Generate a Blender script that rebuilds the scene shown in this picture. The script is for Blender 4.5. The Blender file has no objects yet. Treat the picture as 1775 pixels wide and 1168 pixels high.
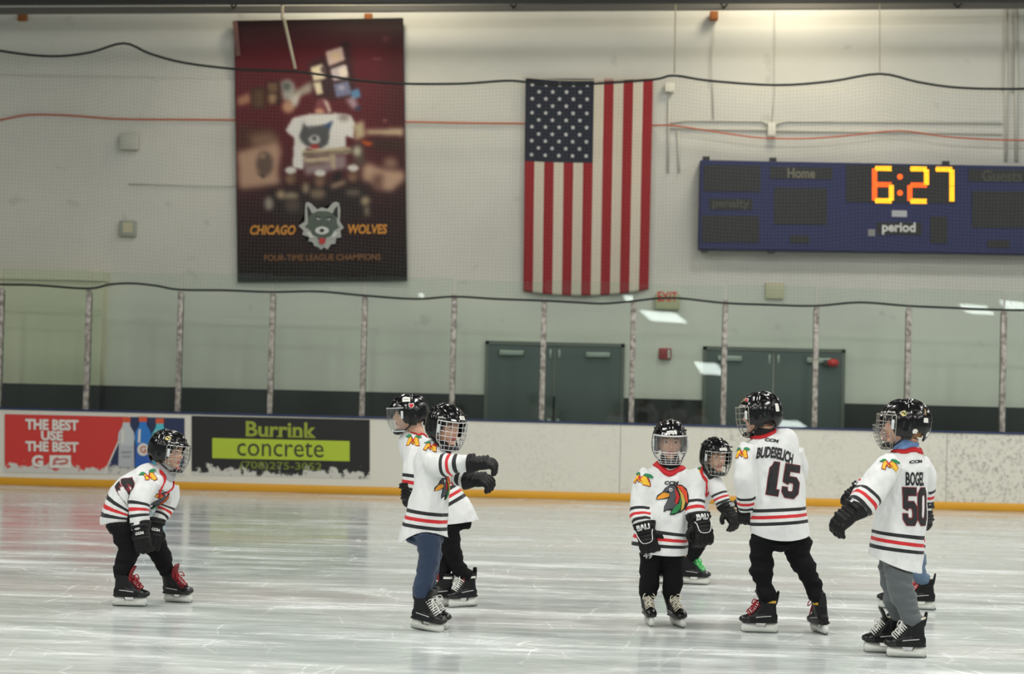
import bpy, bmesh, math, random
import numpy as np
from mathutils import Vector, Matrix, noise
from mathutils.bvhtree import BVHTree
random.seed(7)
S = bpy.context.scene
COL = S.collection
R = math.radians
# ------------------------------------------------------------------ camera
F, CX, CY, HC = 3451.0, 887.5, 584.0, 1.44
CAMR = (Matrix.Rotation(R(2.4), 3, 'Z') @ Matrix.Rotation(math.pi/2 + math.atan(93/F), 3, 'X')
        @ Matrix.Rotation(R(1.38), 3, 'Z'))
cd = bpy.data.cameras.new('camera')
cam = bpy.data.objects.new('camera', cd); COL.objects.link(cam)
cam.matrix_world = Matrix.Translation((0, 0, HC)) @ CAMR.to_4x4()
cd.sensor_width = 36; cd.lens = F*36/1775; cd.clip_end = 200
cd.dof.use_dof = True; cd.dof.focus_distance = 12.1; cd.dof.aperture_fstop = 2.8
S.camera = cam
# ------------------------------------------------------------------ world, light, exposure
S.view_settings.view_transform = 'Standard'; S.view_settings.look = 'None'
S.view_settings.gamma = 1; S.view_settings.use_curve_mapping = False
S.view_settings.exposure = 0.10
w = bpy.data.worlds.new('arena'); S.world = w; w.use_nodes = True
w.node_tree.nodes['Background'].inputs[0].default_value = (.80, .92, .86, 1)
w.node_tree.nodes['Background'].inputs[1].default_value = .30

def area(name, loc, size, power, col, target=None, spread=None):
    l = bpy.data.lights.new(name, 'AREA'); l.shape = 'SQUARE'; l.size = size; l.energy = power; l.color = col
    if spread: l.spread = spread
    o = bpy.data.objects.new(name, l); COL.objects.link(o); o.location = loc
    if target is not None:
        o.rotation_euler = (Vector(target)-Vector(loc)).to_track_quat('-Z', 'Y').to_euler()
    return o
LP = 185
for y in (-3, 4, 10.5, 17, 23):
    for x in (-15, -9, -3, 3, 9, 15):
        k = {-3: 1.5, 4: 1.25, 10.5: 1.1, 17: .92, 23: .58}[y]
        if y >= 17: k *= {-15: .10, -9: .18, -3: .78, 3: 1.1, 9: 1.2, 15: 1.2}[x]      # the far left bank is turned down
        area('arena_lamp', (x, y, 7.9), 1.0, LP*k, (1, .99, .95))
area('wall_lamp', (2.6, 26.5, 8.0), 1.0, 72, (1, .89, .68), (2.4, 28, 6.2))
area('wall_lamp', (-3.3, 26.5, 8.0), .8, 52, (1, .89, .68), (-3.2, 28, 6.4))

# ------------------------------------------------------------------ helpers
def ray(px, py):
    return CAMR @ Vector(((px-CX)/F, -(py-CY)/F, -1.0))
def P(px, py, Y):
    d = ray(px, py); t = Y/d.y
    return Vector((d.x*t, Y, HC + d.z*t))
def G(px, py, z=0.0):
    d = ray(px, py); t = (z-HC)/d.z
    return Vector((d.x*t, d.y*t, z))
def lin(c):
    c /= 255.0
    return c/12.92 if c <= .04045 else ((c+.055)/1.055)**2.4
MATS = {}
def mat(name, rgb, rough=.6, metal=0.0, spec=.5, bump=0, bscale=200, emit=None, es=0, coat=0, sheen=0, sss=0):
    if name in MATS: return MATS[name]
    m = bpy.data.materials.new(name); m.use_nodes = True
    nt = m.node_tree; b = nt.nodes['Principled BSDF']
    b.inputs['Base Color'].default_value = (lin(rgb[0]), lin(rgb[1]), lin(rgb[2]), 1)
    b.inputs['Roughness'].default_value = rough; b.inputs['Metallic'].default_value = metal
    b.inputs['Specular IOR Level'].default_value = spec
    if coat: b.inputs['Coat Weight'].default_value = coat; b.inputs['Coat Roughness'].default_value = .06
    if sheen: b.inputs['Sheen Weight'].default_value = sheen
    if sss:
        b.inputs['Subsurface Weight'].default_value = sss; b.inputs['Subsurface Radius'].default_value = (.012, .005, .003)
    if emit:
        b.inputs['Emission Color'].default_value = (lin(emit[0]), lin(emit[1]), lin(emit[2]), 1)
        b.inputs['Emission Strength'].default_value = es
    if bump:
        tc = nt.nodes.new('ShaderNodeTexCoord'); n = nt.nodes.new('ShaderNodeTexNoise'); n.inputs['Scale'].default_value = bscale
        bu = nt.nodes.new('ShaderNodeBump'); bu.inputs['Strength'].default_value = bump; bu.inputs['Distance'].default_value = .004
        nt.links.new(tc.outputs['Object'], n.inputs['Vector']); nt.links.new(n.outputs[0], bu.inputs['Height'])
        nt.links.new(bu.outputs[0], b.inputs['Normal'])
    MATS[name] = m
    return m
def nd(nt, typ, **kw):
    n = nt.nodes.new(typ)
    for k, v in kw.items():
        if k.startswith('i_'): n.inputs[k[2:].replace('_', ' ')].default_value = v
        else: setattr(n, k, v)
    return n
def ramp(nt, stops, interp='LINEAR'):
    r = nt.nodes.new('ShaderNodeValToRGB'); cr = r.color_ramp; cr.interpolation = interp
    while len(cr.elements) > 1: cr.elements.remove(cr.elements[-1])
    for i, (p, c) in enumerate(stops):
        e = cr.elements[0] if i == 0 else cr.elements.new(p)
        e.position = p
        c = (c, c, c) if isinstance(c, (int, float)) else c
        e.color = (*c, 1)
    return r
def L3(r, g, b): return (lin(r), lin(g), lin(b))

ORG = {}
def mk(name, V, Fc, mats, parent=None, org=None, mi=None, smooth=True):
    V = np.asarray(V, dtype=float).reshape(-1, 3)
    if parent is not None: org = ORG[parent.name]
    elif org is None: org = Vector(((V[:, 0].min()+V[:, 0].max())/2, (V[:, 1].min()+V[:, 1].max())/2, V[:, 2].min()))
    me = bpy.data.meshes.new(name)
    me.from_pydata((V-np.array(org)).tolist(), [], [list(map(int, f)) for f in Fc]); me.update()
    for m in (mats if isinstance(mats, (list, tuple)) else [mats]): me.materials.append(m)
    if mi is not None: me.polygons.foreach_set('material_index', np.asarray(mi, dtype=np.int32))
    if smooth: me.polygons.foreach_set('use_smooth', np.ones(len(me.polygons), dtype=bool))
    o = bpy.data.objects.new(name, me); COL.objects.link(o)
    if parent is not None: o.parent = parent
    else: o.location = org
    ORG[o.name] = Vector(org)
    return o
def empty(name, loc):
    o = bpy.data.objects.new(name, None); COL.objects.link(o); o.location = loc; o.empty_display_size = .1
    ORG[o.name] = Vector(loc); return o
def tag(o, label, cat, group=None, kind=None):
    o['label'] = label; o['category'] = cat
    if group: o['group'] = group
    if kind: o['kind'] = kind
    return o
def struct(o, label=None):
    o['kind'] = 'structure'
    if label: o['label'] = label
    return o
def join(*parts):
    V = []; Fc = []
    for v, f in parts:
        n = len(V); V.extend([tuple(p) for p in v]); Fc.extend([[i+n for i in q] for q in f])
    return V, Fc
def box(lo, hi):
    x0, y0, z0 = lo; x1, y1, z1 = hi
    V = [(x0, y0, z0), (x1, y0, z0), (x1, y1, z0), (x0, y1, z0), (x0, y0, z1), (x1, y0, z1), (x1, y1, z1), (x0, y1, z1)]
    return V, [(0, 3, 2, 1), (4, 5, 6, 7), (0, 1, 5, 4), (1, 2, 6, 5), (2, 3, 7, 6), (3, 0, 4, 7)]
def bevbox(lo, hi, bev=.005, seg=2):
    bm = bmesh.new(); V, Fc = box(lo, hi)
    vs = [bm.verts.new(v) for v in V]
    for f in Fc: bm.faces.new([vs[i] for i in f])
    bmesh.ops.bevel(bm, geom=bm.edges[:], offset=bev, segments=seg, affect='EDGES', profile=.5)
    return from_bm(bm)
def from_bm(bm):
    bm.verts.index_update()
    V = [tuple(v.co) for v in bm.verts]; Fc = [[v.index for v in f.verts] for f in bm.faces]
    bm.free(); return V, Fc
def pxbox(p0, p1, p2, p3, Y0, Y1):
    """solid slab whose front face has four photo corners TL TR BR BL at depth Y0, back at Y1"""
    f = [P(*p, Y0) for p in (p0, p1, p2, p3)]
    b = [Vector((v.x, Y1, v.z)) for v in f]
    V = [tuple(v) for v in f+b]
    return V, [(0, 3, 2, 1), (4, 5, 6, 7), (0, 1, 5, 4), (1, 2, 6, 5), (2, 3, 7, 6), (3, 0, 4, 7)]
def ellipsoid(c, r, n=16, m=10, M=None):
    V = []; Fc = []
    for j in range(m+1):
        th = math.pi*j/m
        for i in range(n):
            a = 2*math.pi*i/n
            V.append(Vector((c[0]+r[0]*math.sin(th)*math.cos(a), c[1]+r[1]*math.sin(th)*math.sin(a), c[2]+r[2]*math.cos(th))))
    for j in range(m):
        for i in range(n):
            Fc.append((j*n+i, (j+1)*n+i, (j+1)*n+(i+1) % n, j*n+(i+1) % n))
    if M is not None: V = [M @ v for v in V]
    return V, Fc
def cr(pts, per):
    """Catmull-Rom through rows of numbers"""
    A = np.array(pts, dtype=float); n = len(A)
    if n == 2: return np.array([A[0]+(A[1]-A[0])*t for t in np.linspace(0, 1, per+1)])
    E = np.vstack([2*A[0]-A[1], A, 2*A[-1]-A[-2]]); out = []
    for i in range(n-1):
        p0, p1, p2, p3 = E[i:i+4]
        for k in range(per):
            t = k/per
            out.append(.5*((2*p1)+(-p0+p2)*t+(2*p0-5*p1+4*p2-p3)*t*t+(-p0+3*p1-3*p2+p3)*t**3))
    out.append(A[-1]); return np.array(out)
def tube(rows, ref=(0, 1, 0), n=20, per=5, ex=2.0, dome=.4):
    """rows: x y z rw rd ; rd lies along ref, rw across it"""
    C = cr(rows, per); C[:, 3:] = np.maximum(C[:, 3:], .0015)
    T = np.gradient(C[:, :3], axis=0)
    V = []; Fc = []; ref = Vector(ref); last = None
    for i in range(len(C)):
        t = Vector(T[i]).normalized()
        a2 = ref - t*ref.dot(t)
        if a2.length < .25:
            a2 = last - t*last.dot(t) if last else Vector((0, 0, 1)) - t*t.z
        a2.normalize(); last = a2
        a1 = t.cross(a2)
        c = Vector(C[i, :3])
        for k in range(n):
            a = 2*math.pi*k/n; ca, sa = math.cos(a), math.sin(a)
            ca = math.copysign(abs(ca)**(2/ex), ca); sa = math.copysign(abs(sa)**(2/ex), sa)
            V.append(c + a1*(ca*C[i, 3]) + a2*(sa*C[i, 4]))
    m = len(C)
    for i in range(m-1):
        for k in range(n):
            Fc.append((i*n+k, (i+1)*n+k, (i+1)*n+(k+1) % n, i*n+(k+1) % n))
    for i, s in ((0, -1), (m-1, 1)):
        t = Vector(T[i]).normalized()
        V.append(Vector(C[i, :3]) + t*s*dome*min(C[i, 3], C[i, 4])); ci = len(V)-1
        for k in range(n):
            q = (i*n+k, i*n+(k+1) % n, ci)
            Fc.append(q if s > 0 else q[::-1])
    return [tuple(v) for v in V], Fc
def wire(pts, r, n=6, per=1, closed=False):
    P_ = [Vector(p) for p in pts]
    if per > 1: P_ = [Vector(p) for p in cr([tuple(p) for p in P_], per)]
    V = []; Fc = []; last = None; m = len(P_)
    for i, p in enumerate(P_):
        if closed: t = P_[(i+1) % m]-P_[i-1]
        else: t = P_[min(i+1, m-1)]-P_[max(i-1, 0)]
        t.normalize()
        if last is None: last = t.orthogonal()
        a = (last - t*last.dot(t))
        if a.length < 1e-4: a = t.orthogonal()
        a.normalize(); last = a; b = t.cross(a)
        for k in range(n):
            an = 2*math.pi*k/n; V.append(p + a*(r*math.cos(an)) + b*(r*math.sin(an)))
    for i in range(m if closed else m-1):
        j = (i+1) % m
        for k in range(n): Fc.append((i*n+k, i*n+(k+1) % n, j*n+(k+1) % n, j*n+k))
    if not closed:
        Fc.append(tuple(range(n))[::-1]); Fc.append(tuple((m-1)*n+k for k in range(n)))
    return [tuple(v) for v in V], Fc
def fuse(parts, voxel, smooth=0):
    V, Fc = join(*parts)
    me = bpy.data.meshes.new('tmp'); me.from_pydata(V, [], Fc); me.update()
    o = bpy.data.objects.new('tmp', me); COL.objects.link(o)
    m = o.modifiers.new('r', 'REMESH'); m.mode = 'VOXEL'; m.voxel_size = voxel; m.adaptivity = 0
    if smooth:
        s = o.modifiers.new('s', 'SMOOTH'); s.iterations = smooth; s.factor = .5
    dg = bpy.context.evaluated_depsgraph_get(); dg.update()
    ev = o.evaluated_get(dg); e = ev.to_mesh()
    Vn = np.empty(len(e.vertices)*3); e.vertices.foreach_get('co', Vn); Vn = Vn.reshape(-1, 3)
    Nn = np.empty(len(e.vertices)*3); e.vertices.foreach_get('normal', Nn); Nn = Nn.reshape(-1, 3)
    Fo = [list(p.vertices) for p in e.polygons]
    ev.to_mesh_clear(); bpy.data.objects.remove(o); bpy.data.meshes.remove(me)
    return Vn, Fo, Nn
# ---------------------------------------------------------------- flat drawings and lettering
_tc = {}
def text2d(body, bold=.0, shear=0.0, spacing=1.0):
    key = (body, bold, shear, spacing)
    if key in _tc: return _tc[key]
    c = bpy.data.curves.new('t', 'FONT'); c.body = body; c.size = 1; c.offset = bold; c.shear = shear
    c.align_x = 'CENTER'; c.resolution_u = 3; c.space_character = spacing; c.space_line = .82
    o = bpy.data.objects.new('t', c); COL.objects.link(o)
    bpy.context.view_layer.update()
    dg = bpy.context.evaluated_depsgraph_get()
    me = bpy.data.meshes.new_from_object(o.evaluated_get(dg))
    V = np.array([v.co[:2] for v in me.vertices]); Fc = [list(p.vertices) for p in me.polygons]
    lo, hi = V.min(0), V.max(0)
    V = (V-(lo+hi)/2)/(hi-lo)            # unit box, centred
    bpy.data.objects.remove(o); bpy.data.curves.remove(c); bpy.data.meshes.remove(me)
    _tc[key] = (V, Fc); return V, Fc
def poly2d(pts):
    bm = bmesh.new(); vs = [bm.verts.new((x, y, 0)) for x, y in pts]
    bm.faces.new(vs); bmesh.ops.triangulate(bm, faces=bm.faces[:])
    V, Fc = from_bm(bm); return np.array(V)[:, :2], Fc
def circ(cx, cy, rx, ry=None, n=20):
    ry = ry or rx
    return [(cx+rx*math.cos(2*math.pi*i/n), cy+ry*math.sin(2*math.pi*i/n)) for i in range(n)]
def rect(x0, y0, x1, y1): return [(x0, y0), (x1, y0), (x1, y1), (x0, y1)]
SL = .0225
def flat(name, layers, Y, parent=None, step=.003, org=None):
    """layers of (2D verts in photo pixels, faces, material); each laid a few mm in front of the one before, at depth Y"""
    V = []; Fc = []; mi = []; ms = []
    for k, (v2, f, m) in enumerate(layers):
        n = len(V); V.extend(P(x, y, Y-.002-step*k) for x, y in v2)
        if m not in ms: ms.append(m)
        for q in f:
            a, b, c = (V[n+i] for i in q[:3])
            q = [i+n for i in q]
            if (b-a).cross(c-a).y > 0: q = q[::-1]
            Fc.append(q); mi.append(ms.index(m))
    return mk(name, V, Fc, ms, parent, org, mi, smooth=False)
def fpoly(pts, m):
    v, f = poly2d(pts); return v, f, m
def ftext(body, cx, cy, wd, ht, m, bold=0, shear=0, spacing=1, slope=SL):
    v, f = text2d(body, bold, shear, spacing)
    x = cx+v[:, 0]*wd; y = cy-v[:, 1]*ht+(v[:, 0]*wd)*slope
    return np.stack([x, y], 1), f, m
# ================================================================= the room
YW, YB = 28.0, 26.7          # face of the end wall, face of the dasher boards
def wall_material():
    m = bpy.data.materials.new('painted_wall'); m.use_nodes = True; nt = m.node_tree; b = nt.nodes['Principled BSDF']
    g = nd(nt, 'ShaderNodeNewGeometry')
    n1 = nd(nt, 'ShaderNodeTexNoise', i_Scale=.6, i_Detail=5.0); n2 = nd(nt, 'ShaderNodeTexNoise', i_Scale=3.2, i_Detail=2.0)
    nt.links.new(g.outputs['Position'], n1.inputs['Vector']); nt.links.new(g.outputs['Position'], n2.inputs['Vector'])
    r1 = ramp(nt, [(.3, L3(202, 201, 192)), (.7, L3(216, 214, 204))]); nt.links.new(n1.outputs[0], r1.inputs[0])
    r2 = ramp(nt, [(.0, .62), (.24, .8), (.30, 1)]); nt.links.new(n2.outputs[0], r2.inputs[0])
    mx = nd(nt, 'ShaderNodeMix', data_type='RGBA', blend_type='MULTIPLY'); mx.inputs[0].default_value = .6
    nt.links.new(r1.outputs[0], mx.inputs[6]); nt.links.new(r2.outputs[0], mx.inputs[7])
    nt.links.new(mx.outputs[2], b.inputs['Base Color']); b.inputs['Roughness'].default_value = .8
    br = nd(nt, 'ShaderNodeTexNoise', i_Scale=40.0); bu = nd(nt, 'ShaderNodeBump'); bu.inputs['Strength'].default_value = .15
    nt.links.new(g.outputs['Position'], br.inputs['Vector']); nt.links.new(br.outputs[0], bu.inputs['Height']); nt.links.new(bu.outputs[0], b.inputs['Normal'])
    return m
def ice_material():
    m = bpy.data.materials.new('skated_ice'); m.use_nodes = True; nt = m.node_tree; b = nt.nodes['Principled BSDF']
    g = nd(nt, 'ShaderNodeNewGeometry')
    def mapped(sc, rot=0.0):
        mp = nd(nt, 'ShaderNodeMapping'); mp.inputs['Scale'].default_value = sc; mp.inputs['Rotation'].default_value = (0, 0, rot)
        nt.links.new(g.outputs['Position'], mp.inputs[0]); return mp.outputs[0]
    def noise_(vec, scale, detail=4, rough=.55, dist=0):
        n = nd(nt, 'ShaderNodeTexNoise'); n.inputs['Scale'].default_value = scale; n.inputs['Detail'].default_value = detail
        n.inputs['Roughness'].default_value = rough; n.inputs['Distortion'].default_value = dist
        nt.links.new(vec, n.inputs['Vector']); return n.outputs[0]
    def mth(op, a, b_, clamp=False):
        n = nd(nt, 'ShaderNodeMath', operation=op); n.use_clamp = clamp
        for i, v in enumerate((a, b_)):
            if isinstance(v, (int, float)): n.inputs[i].default_value = v
            else: nt.links.new(v, n.inputs[i])
        return n.outputs[0]
    def rmp(x, stops):
        r = ramp(nt, stops); nt.links.new(x, r.inputs[0]); return r.outputs[0]
    # warped coordinates: blades leave long curved lines
    wv = nd(nt, 'ShaderNodeTexNoise'); wv.inputs['Scale'].default_value = .35; wv.inputs['Detail'].default_value = 2
    nt.links.new(g.outputs['Position'], wv.inputs['Vector'])
    def lines(sc, rot, width, amp):
        v = nd(nt, 'ShaderNodeVectorMath', operation='MULTIPLY_ADD'); v.inputs[1].default_value = (amp, amp, 0)
        nt.links.new(wv.outputs['Color'], v.inputs[0]); nt.links.new(g.outputs['Position'], v.inputs[2])
        mp = nd(nt, 'ShaderNodeMapping'); mp.inputs['Scale'].default_value = sc; mp.inputs['Rotation'].default_value = (0, 0, rot)
        nt.links.new(v.outputs[0], mp.inputs[0])
        vo = nd(nt, 'ShaderNodeTexVoronoi', feature='DISTANCE_TO_EDGE', voronoi_dimensions='2D'); vo.inputs['Scale'].default_value = 1
        nt.links.new(mp.outputs[0], vo.inputs['Vector'])
        return rmp(vo.outputs['Distance'], [(0, 1), (width, 0)])
    l = lines((.55, 1.3, 1), .35, .012, 2.2)
    l = mth('MAXIMUM', l, lines((.8, .9, 1), 1.2, .010, 3.0))
    l = mth('MAXIMUM', l, mth('MULTIPLY', lines((1.6, 1.2, 1), .1, .016, 1.4), .7))
    l = mth('MAXIMUM', l, mth('MULTIPLY', lines((2.6, 3.0, 1), .8, .02, 1.8), .5))
    brk = rmp(noise_(mapped((1, 1, 1)), 1.4, 3), [(.38, 0), (.54, 1)])
    l = mth('MULTIPLY', l, brk)
    hair = rmp(noise_(mapped((.09, 4.2, 1), .03), 2.4, 5, .6, .25), [(.50, 0), (.64, 1)])
    hair = mth('MAXIMUM', hair, mth('MULTIPLY', rmp(noise_(mapped((.14, 3.2, 1), -.16), 2.6, 5, .6, .3), [(.52, 0), (.66, 1)]), .8))
    snow = rmp(noise_(mapped((.45, 1.1, 1), .15), 1.6, 7, .62, .6), [(.44, 0), (.66, 1)])
    fine = rmp(noise_(mapped((1.2, 3.0, 1), -.1), 5.0, 8, .7, .3), [(.46, 0), (.68, 1)])
    speck = rmp(noise_(mapped((1, 1, 1)), 26, 2, .5), [(.70, 0), (.76, 1)])
    streak = rmp(noise_(mapped((.16, 1.5, 1), .04), 2.2, 6, .6, .4), [(.42, 0), (.66, 1)])
    white = mth('ADD', mth('MULTIPLY', snow, .42), mth('MULTIPLY', fine, .16))
    white = mth('ADD', white, mth('MULTIPLY', hair, .22))
    white = mth('ADD', white, mth('MULTIPLY', streak, .34))
    white = mth('ADD', white, mth('MULTIPLY', l, .30))
    white = mth('ADD', white, mth('MULTIPLY', speck, .15), True)
    patch = rmp(noise_(mapped((.2, .5, 1)), 1.0, 2), [(.35, L3(168, 178, 175)), (.55, L3(186, 190, 186)), (.7, L3(196, 188, 184))])
    mx = nd(nt, 'ShaderNodeMix', data_type='RGBA')
    nt.links.new(white, mx.inputs[0]); nt.links.new(patch, mx.inputs[6]); mx.inputs[7].default_value = (*L3(236, 240, 238), 1)
    nt.links.new(mx.outputs[2], b.inputs['Base Color'])
    ro = rmp(white, [(0, .08), (.45, .18), (1, .5)]); nt.links.new(ro, b.inputs['Roughness'])
    b.inputs['IOR'].default_value = 1.31
    sp = rmp(white, [(0, .85), (.5, .5), (1, .12)]); nt.links.new(sp, b.inputs['Specular IOR Level'])
    bu = nd(nt, 'ShaderNodeBump'); bu.inputs['Strength'].default_value = .07; bu.inputs['Distance'].default_value = .01
    nt.links.new(mth('ADD', mth('MULTIPLY', white, .5), noise_(mapped((1, 1, 1)), 3.0, 6, .6)), bu.inputs['Height'])
    nt.links.new(bu.outputs[0], b.inputs['Normal'])
    return m
M_WALL = wall_material()
M_ICE = ice_material()
M_CONC = mat('walkway_concrete', (110, 108, 102), .8, bump=.1, bscale=30)
V, Fc = join(([(-30, -25, 0), (30, -25, 0), (30, YB+.05, 0), (-30, YB+.05, 0)], [(0, 1, 2, 3)]),
             ([(-30, YB+.05, 0), (30, YB+.05, 0), (30, YW+.1, 0), (-30, YW+.1, 0)], [(0, 1, 2, 3)]))
struct(mk('floor', V, Fc, [M_ICE, M_CONC], mi=[0, 1], smooth=False), 'scratched white skating ice reaching to the boards')
def upy(px, py): return P(px, py, YW).z
zs = (upy(0, 136)+upy(1775, 158))/2
V, Fc = join(box((-30, YW, 0), (30, YW+.3, zs)), box((-30, YW+.04, zs), (30, YW+.3, 9)))
struct(mk('wall_back', V, Fc, M_WALL, smooth=False), 'tall off-white painted end wall of the rink')
V, Fc = box((-30, -25, 8.3), (30, YW, 8.5))
struct(mk('ceiling', V, Fc, mat('ceiling_deck', (52, 52, 50), .8), smooth=False), 'dark ceiling deck above the rink')
# black painted band along the foot of the wall
zb = 1.375
V, Fc = bevbox((-30, YW-.025, 0), (30, YW, zb), .004, 1)
struct(mk('baseboard_back', V, Fc, mat('black_wainscot', (17, 18, 18), .55), smooth=False), 'black wainscot band along the foot of the wall')
# projecting boxed-in wall piece at the far left
a = P(177, 474, YW-.35); z1 = upy(90, 470)
M_BEIGE = mat('beige_panel', (212, 210, 184), .7, bump=.05, bscale=8)
V, Fc = box((-14, YW-.3, zb), (a.x, YW, z1-.14)); V2, F2 = box((-14, YW-.36, z1-.14), (a.x+.02, YW, z1))
V3, F3 = box((-14, YW-.3, 0), (a.x, YW, zb))
struct(mk('trim_1', *join((V, Fc), (V2, F2), (V3, F3)), [M_BEIGE, MATS['black_wainscot']], mi=[0]*12+[1]*6, smooth=False), 'beige boxed-in wall section with a ledge at far left')
# steel beams under the ceiling
M_STEEL = mat('grey_painted_steel', (92, 90, 84), .5, metal=.2)
M_DARKST = mat('dark_steel', (40, 40, 38), .6)
def beam(name, y, pxl, pxr, h, d, m, label):
    A = P(-1000, pxl+(pxl-pxr)*.56, y); B = P(2775, pxr+(pxr-pxl)*.56, y)
    V = []
    for (p) in (A, B):
        V += [(p.x, y-d/2, p.z-h/2), (p.x, y+d/2, p.z-h/2), (p.x, y+d/2, p.z+h/2), (p.x, y-d/2, p.z+h/2)]
    Fq = [(0, 1, 2, 3), (7, 6, 5, 4), (0, 4, 5, 1), (1, 5, 6, 2), (2, 6, 7, 3), (3, 7, 4, 0)]
    o = mk(name, V, Fq, m, smooth=False); return struct(o, label)
beam('ceiling_beam', 27.55, 19, 9, .085, .09, M_STEEL, 'grey steel beam running along the top of the wall')
beam('ceiling_beam', 26.6, 2, -3, .10, .12, M_DARKST, 'dark steel beam above the grey one')
for px in (405, 890, 1255, 1660):
    A = P(px-16, 3, 27.3); B = P(px, 14, 27.5); C = P(px+18, 3, 27.3)
    V, Fc = join(wire([A+Vector((0, 0, .1)), B], .012), wire([B, C+Vector((0, 0, .1))], .012))
    struct(mk('beam_brace', V, Fc, M_DARKST), 'dark diagonal brace between the ceiling beams')
# ---- double doors
M_DOOR = mat('grey_door_paint', (78, 88, 86), .5); M_DFRAME = mat('door_frame_paint', (96, 102, 94), .5)
M_CLOSER = mat('door_closer_metal', (150, 158, 150), .35, metal=.5)
def door(name, xl, xr, ytl, label):
    A = P(xl, ytl, YW-.02); B = P(xr, ytl+(xr-xl)*SL, YW-.02); zt = (A.z+B.z)/2; fr = .05
    parts = [box((A.x, YW-.06, 0), (A.x+fr, YW-.001, zt)), box((B.x-fr, YW-.06, 0), (B.x, YW-.001, zt)), box((A.x, YW-.06, zt-fr), (B.x, YW-.001, zt))]
    root = struct(mk(name, *join(*parts), M_DFRAME, smooth=False, org=Vector(((A.x+B.x)/2, YW, 0))), label)
    xm = (A.x+B.x)/2
    for s, (x0, x1) in ((-1, (A.x+fr, xm-.012)), (1, (xm+.012, B.x-fr))):
        lf = mk('door_leaf', *bevbox((x0, YW-.05, .01), (x1, YW-.003, zt-fr-.004), .004, 1), M_DOOR, root, smooth=False)
        xc = x0+.32 if s < 0 else x1-.32
        mk('door_closer', *bevbox((xc-.17, YW-.11, zt-.20), (xc+.17, YW-.05, zt-.125), .008), M_CLOSER, lf)
        xh = x1-.05 if s < 0 else x0+.05
        mk('flush_bolt', *join(bevbox((xh-.016, YW-.058, zt-.22), (xh+.016, YW-.05, zt-.10), .003), bevbox((xh-.022, YW-.058, .98), (xh+.022, YW-.05, 1.06), .003)), M_CLOSER, lf)
        mk('push_bar', *bevbox((x0+.1, YW-.11, .86), (x1-.1, YW-.05, .93), .01), M_CLOSER, lf)
    return root
door('door_1', 842, 1083, 590.5, 'pair of grey steel doors below the flag')
door('door_2', 1219, 1465, 600, 'pair of grey steel doors below the scoreboard')
# ---- small things on the wall
def wallbox(name, pxc, pyc, wp, hp, depth, m, label, cat, group=None, face=None):
    V, Fc = bevbox((0, 0, 0), (wp/123, depth, hp/123), .008)
    c = P(pxc, pyc, YW-depth); V = [(v[0]+c.x-wp/246, v[1]+YW-depth, v[2]+c.z-hp/246) for v in V]
    o = mk(name, V, Fc, m); return tag(o, label, cat, group)
M_BOXP = mat('junction_box_paint', (188, 188, 176), .5); M_BOXG = mat('junction_box_grey', (160, 164, 152), .5)
M_PLATE = mat('vent_plate', (196, 190, 158), .5)
o = wallbox('wall_box', 223, 245, 32, 28, .12, M_BOXP, 'pale junction box high on the wall left of the banner', 'box')
o = wallbox('wall_box', 221, 396, 29, 28, .07, M_BOXG, 'pale framed box on the wall below the other left one', 'box')
flat('cover_plate', [fpoly([(213, 385), (230, 385.4), (230, 403), (213, 402.6)], M_PLATE)], YW-.072, o)
o = wallbox('wall_box', 1343, 504, 32, 28, .05, M_PLATE, 'square cream plate on the wall just above the glass', 'box')
o = wallbox('wall_box', 1161, 151, 16, 16, .10, mat('white_box', (222, 218, 204), .5), 'small white box on top of a conduit right of the flag', 'box')
o = wallbox('wall_box', 1338, 224, 14, 24, .10, MATS['white_box'], 'small white box where conduits meet above the scoreboard', 'box')
o = wallbox('rust_bracket', 38, 30, 16, 12, .06, mat('rusty_steel', (150, 90, 45), .8), 'small rusty bracket under the beam at far left', 'bracket')
o = wallbox('rust_bracket', 638, 28, 14, 10, .06, MATS['rusty_steel'], 'small rusty bracket above the top edge of the dark banner', 'bracket')
o = wallbox('rust_bracket', 1238, 26, 14, 14, .16, MATS['rusty_steel'], 'small rusty bracket under the beam above the scoreboard', 'bracket')
M_RED = mat('alarm_red', (150, 32, 34), .4)
o = wallbox('fire_alarm', 1153, 613, 21, 19, .07, M_RED, 'red fire alarm box between the two pairs of doors', 'fire alarm')
flat('strobe_lens', [fpoly([(1157.5, 606), (1161.5, 606), (1161.5, 620), (1157.5, 620)], mat('strobe_white', (190, 196, 190), .3))], YW-.072, o)
c = P(1444, 629, YW-.14)
Mx = Matrix.Translation(c) @ Matrix.Rotation(math.pi/2, 4, 'X')
o = mk('alarm_horn', *ellipsoid((0, 0, 0), (.082, .06, .07), M=Mx), mat('horn_red', (196, 34, 34), .35))
tag(o, 'red alarm horn hanging by the top right of the right doors', 'alarm')
mk('horn_mount', *bevbox((c.x-.13, YW-.13, c.z-.05), (c.x-.03, YW-.04, c.z+.04), .01), mat('horn_black', (40, 40, 40), .5), o)
# exit sign
es = empty('exit_sign', P(1157, 532, YW-.1))
tag(es, 'pale exit sign on the wall behind the net right of the flag', 'sign')
c = P(1157, 518, YW-.06)
mk('sign_case', *bevbox((c.x-.17, YW-.10, c.z-.15), (c.x+.17, YW, c.z+.07), .01), mat('exit_case', (176, 176, 140), .5), es)
flat('lettering', [ftext('EXIT', 1157, 514, 34, 17, mat('exit_red', (190, 40, 35), .4, emit=(220, 40, 30), es=.1), bold=.02)], YW-.104, es)
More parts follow.
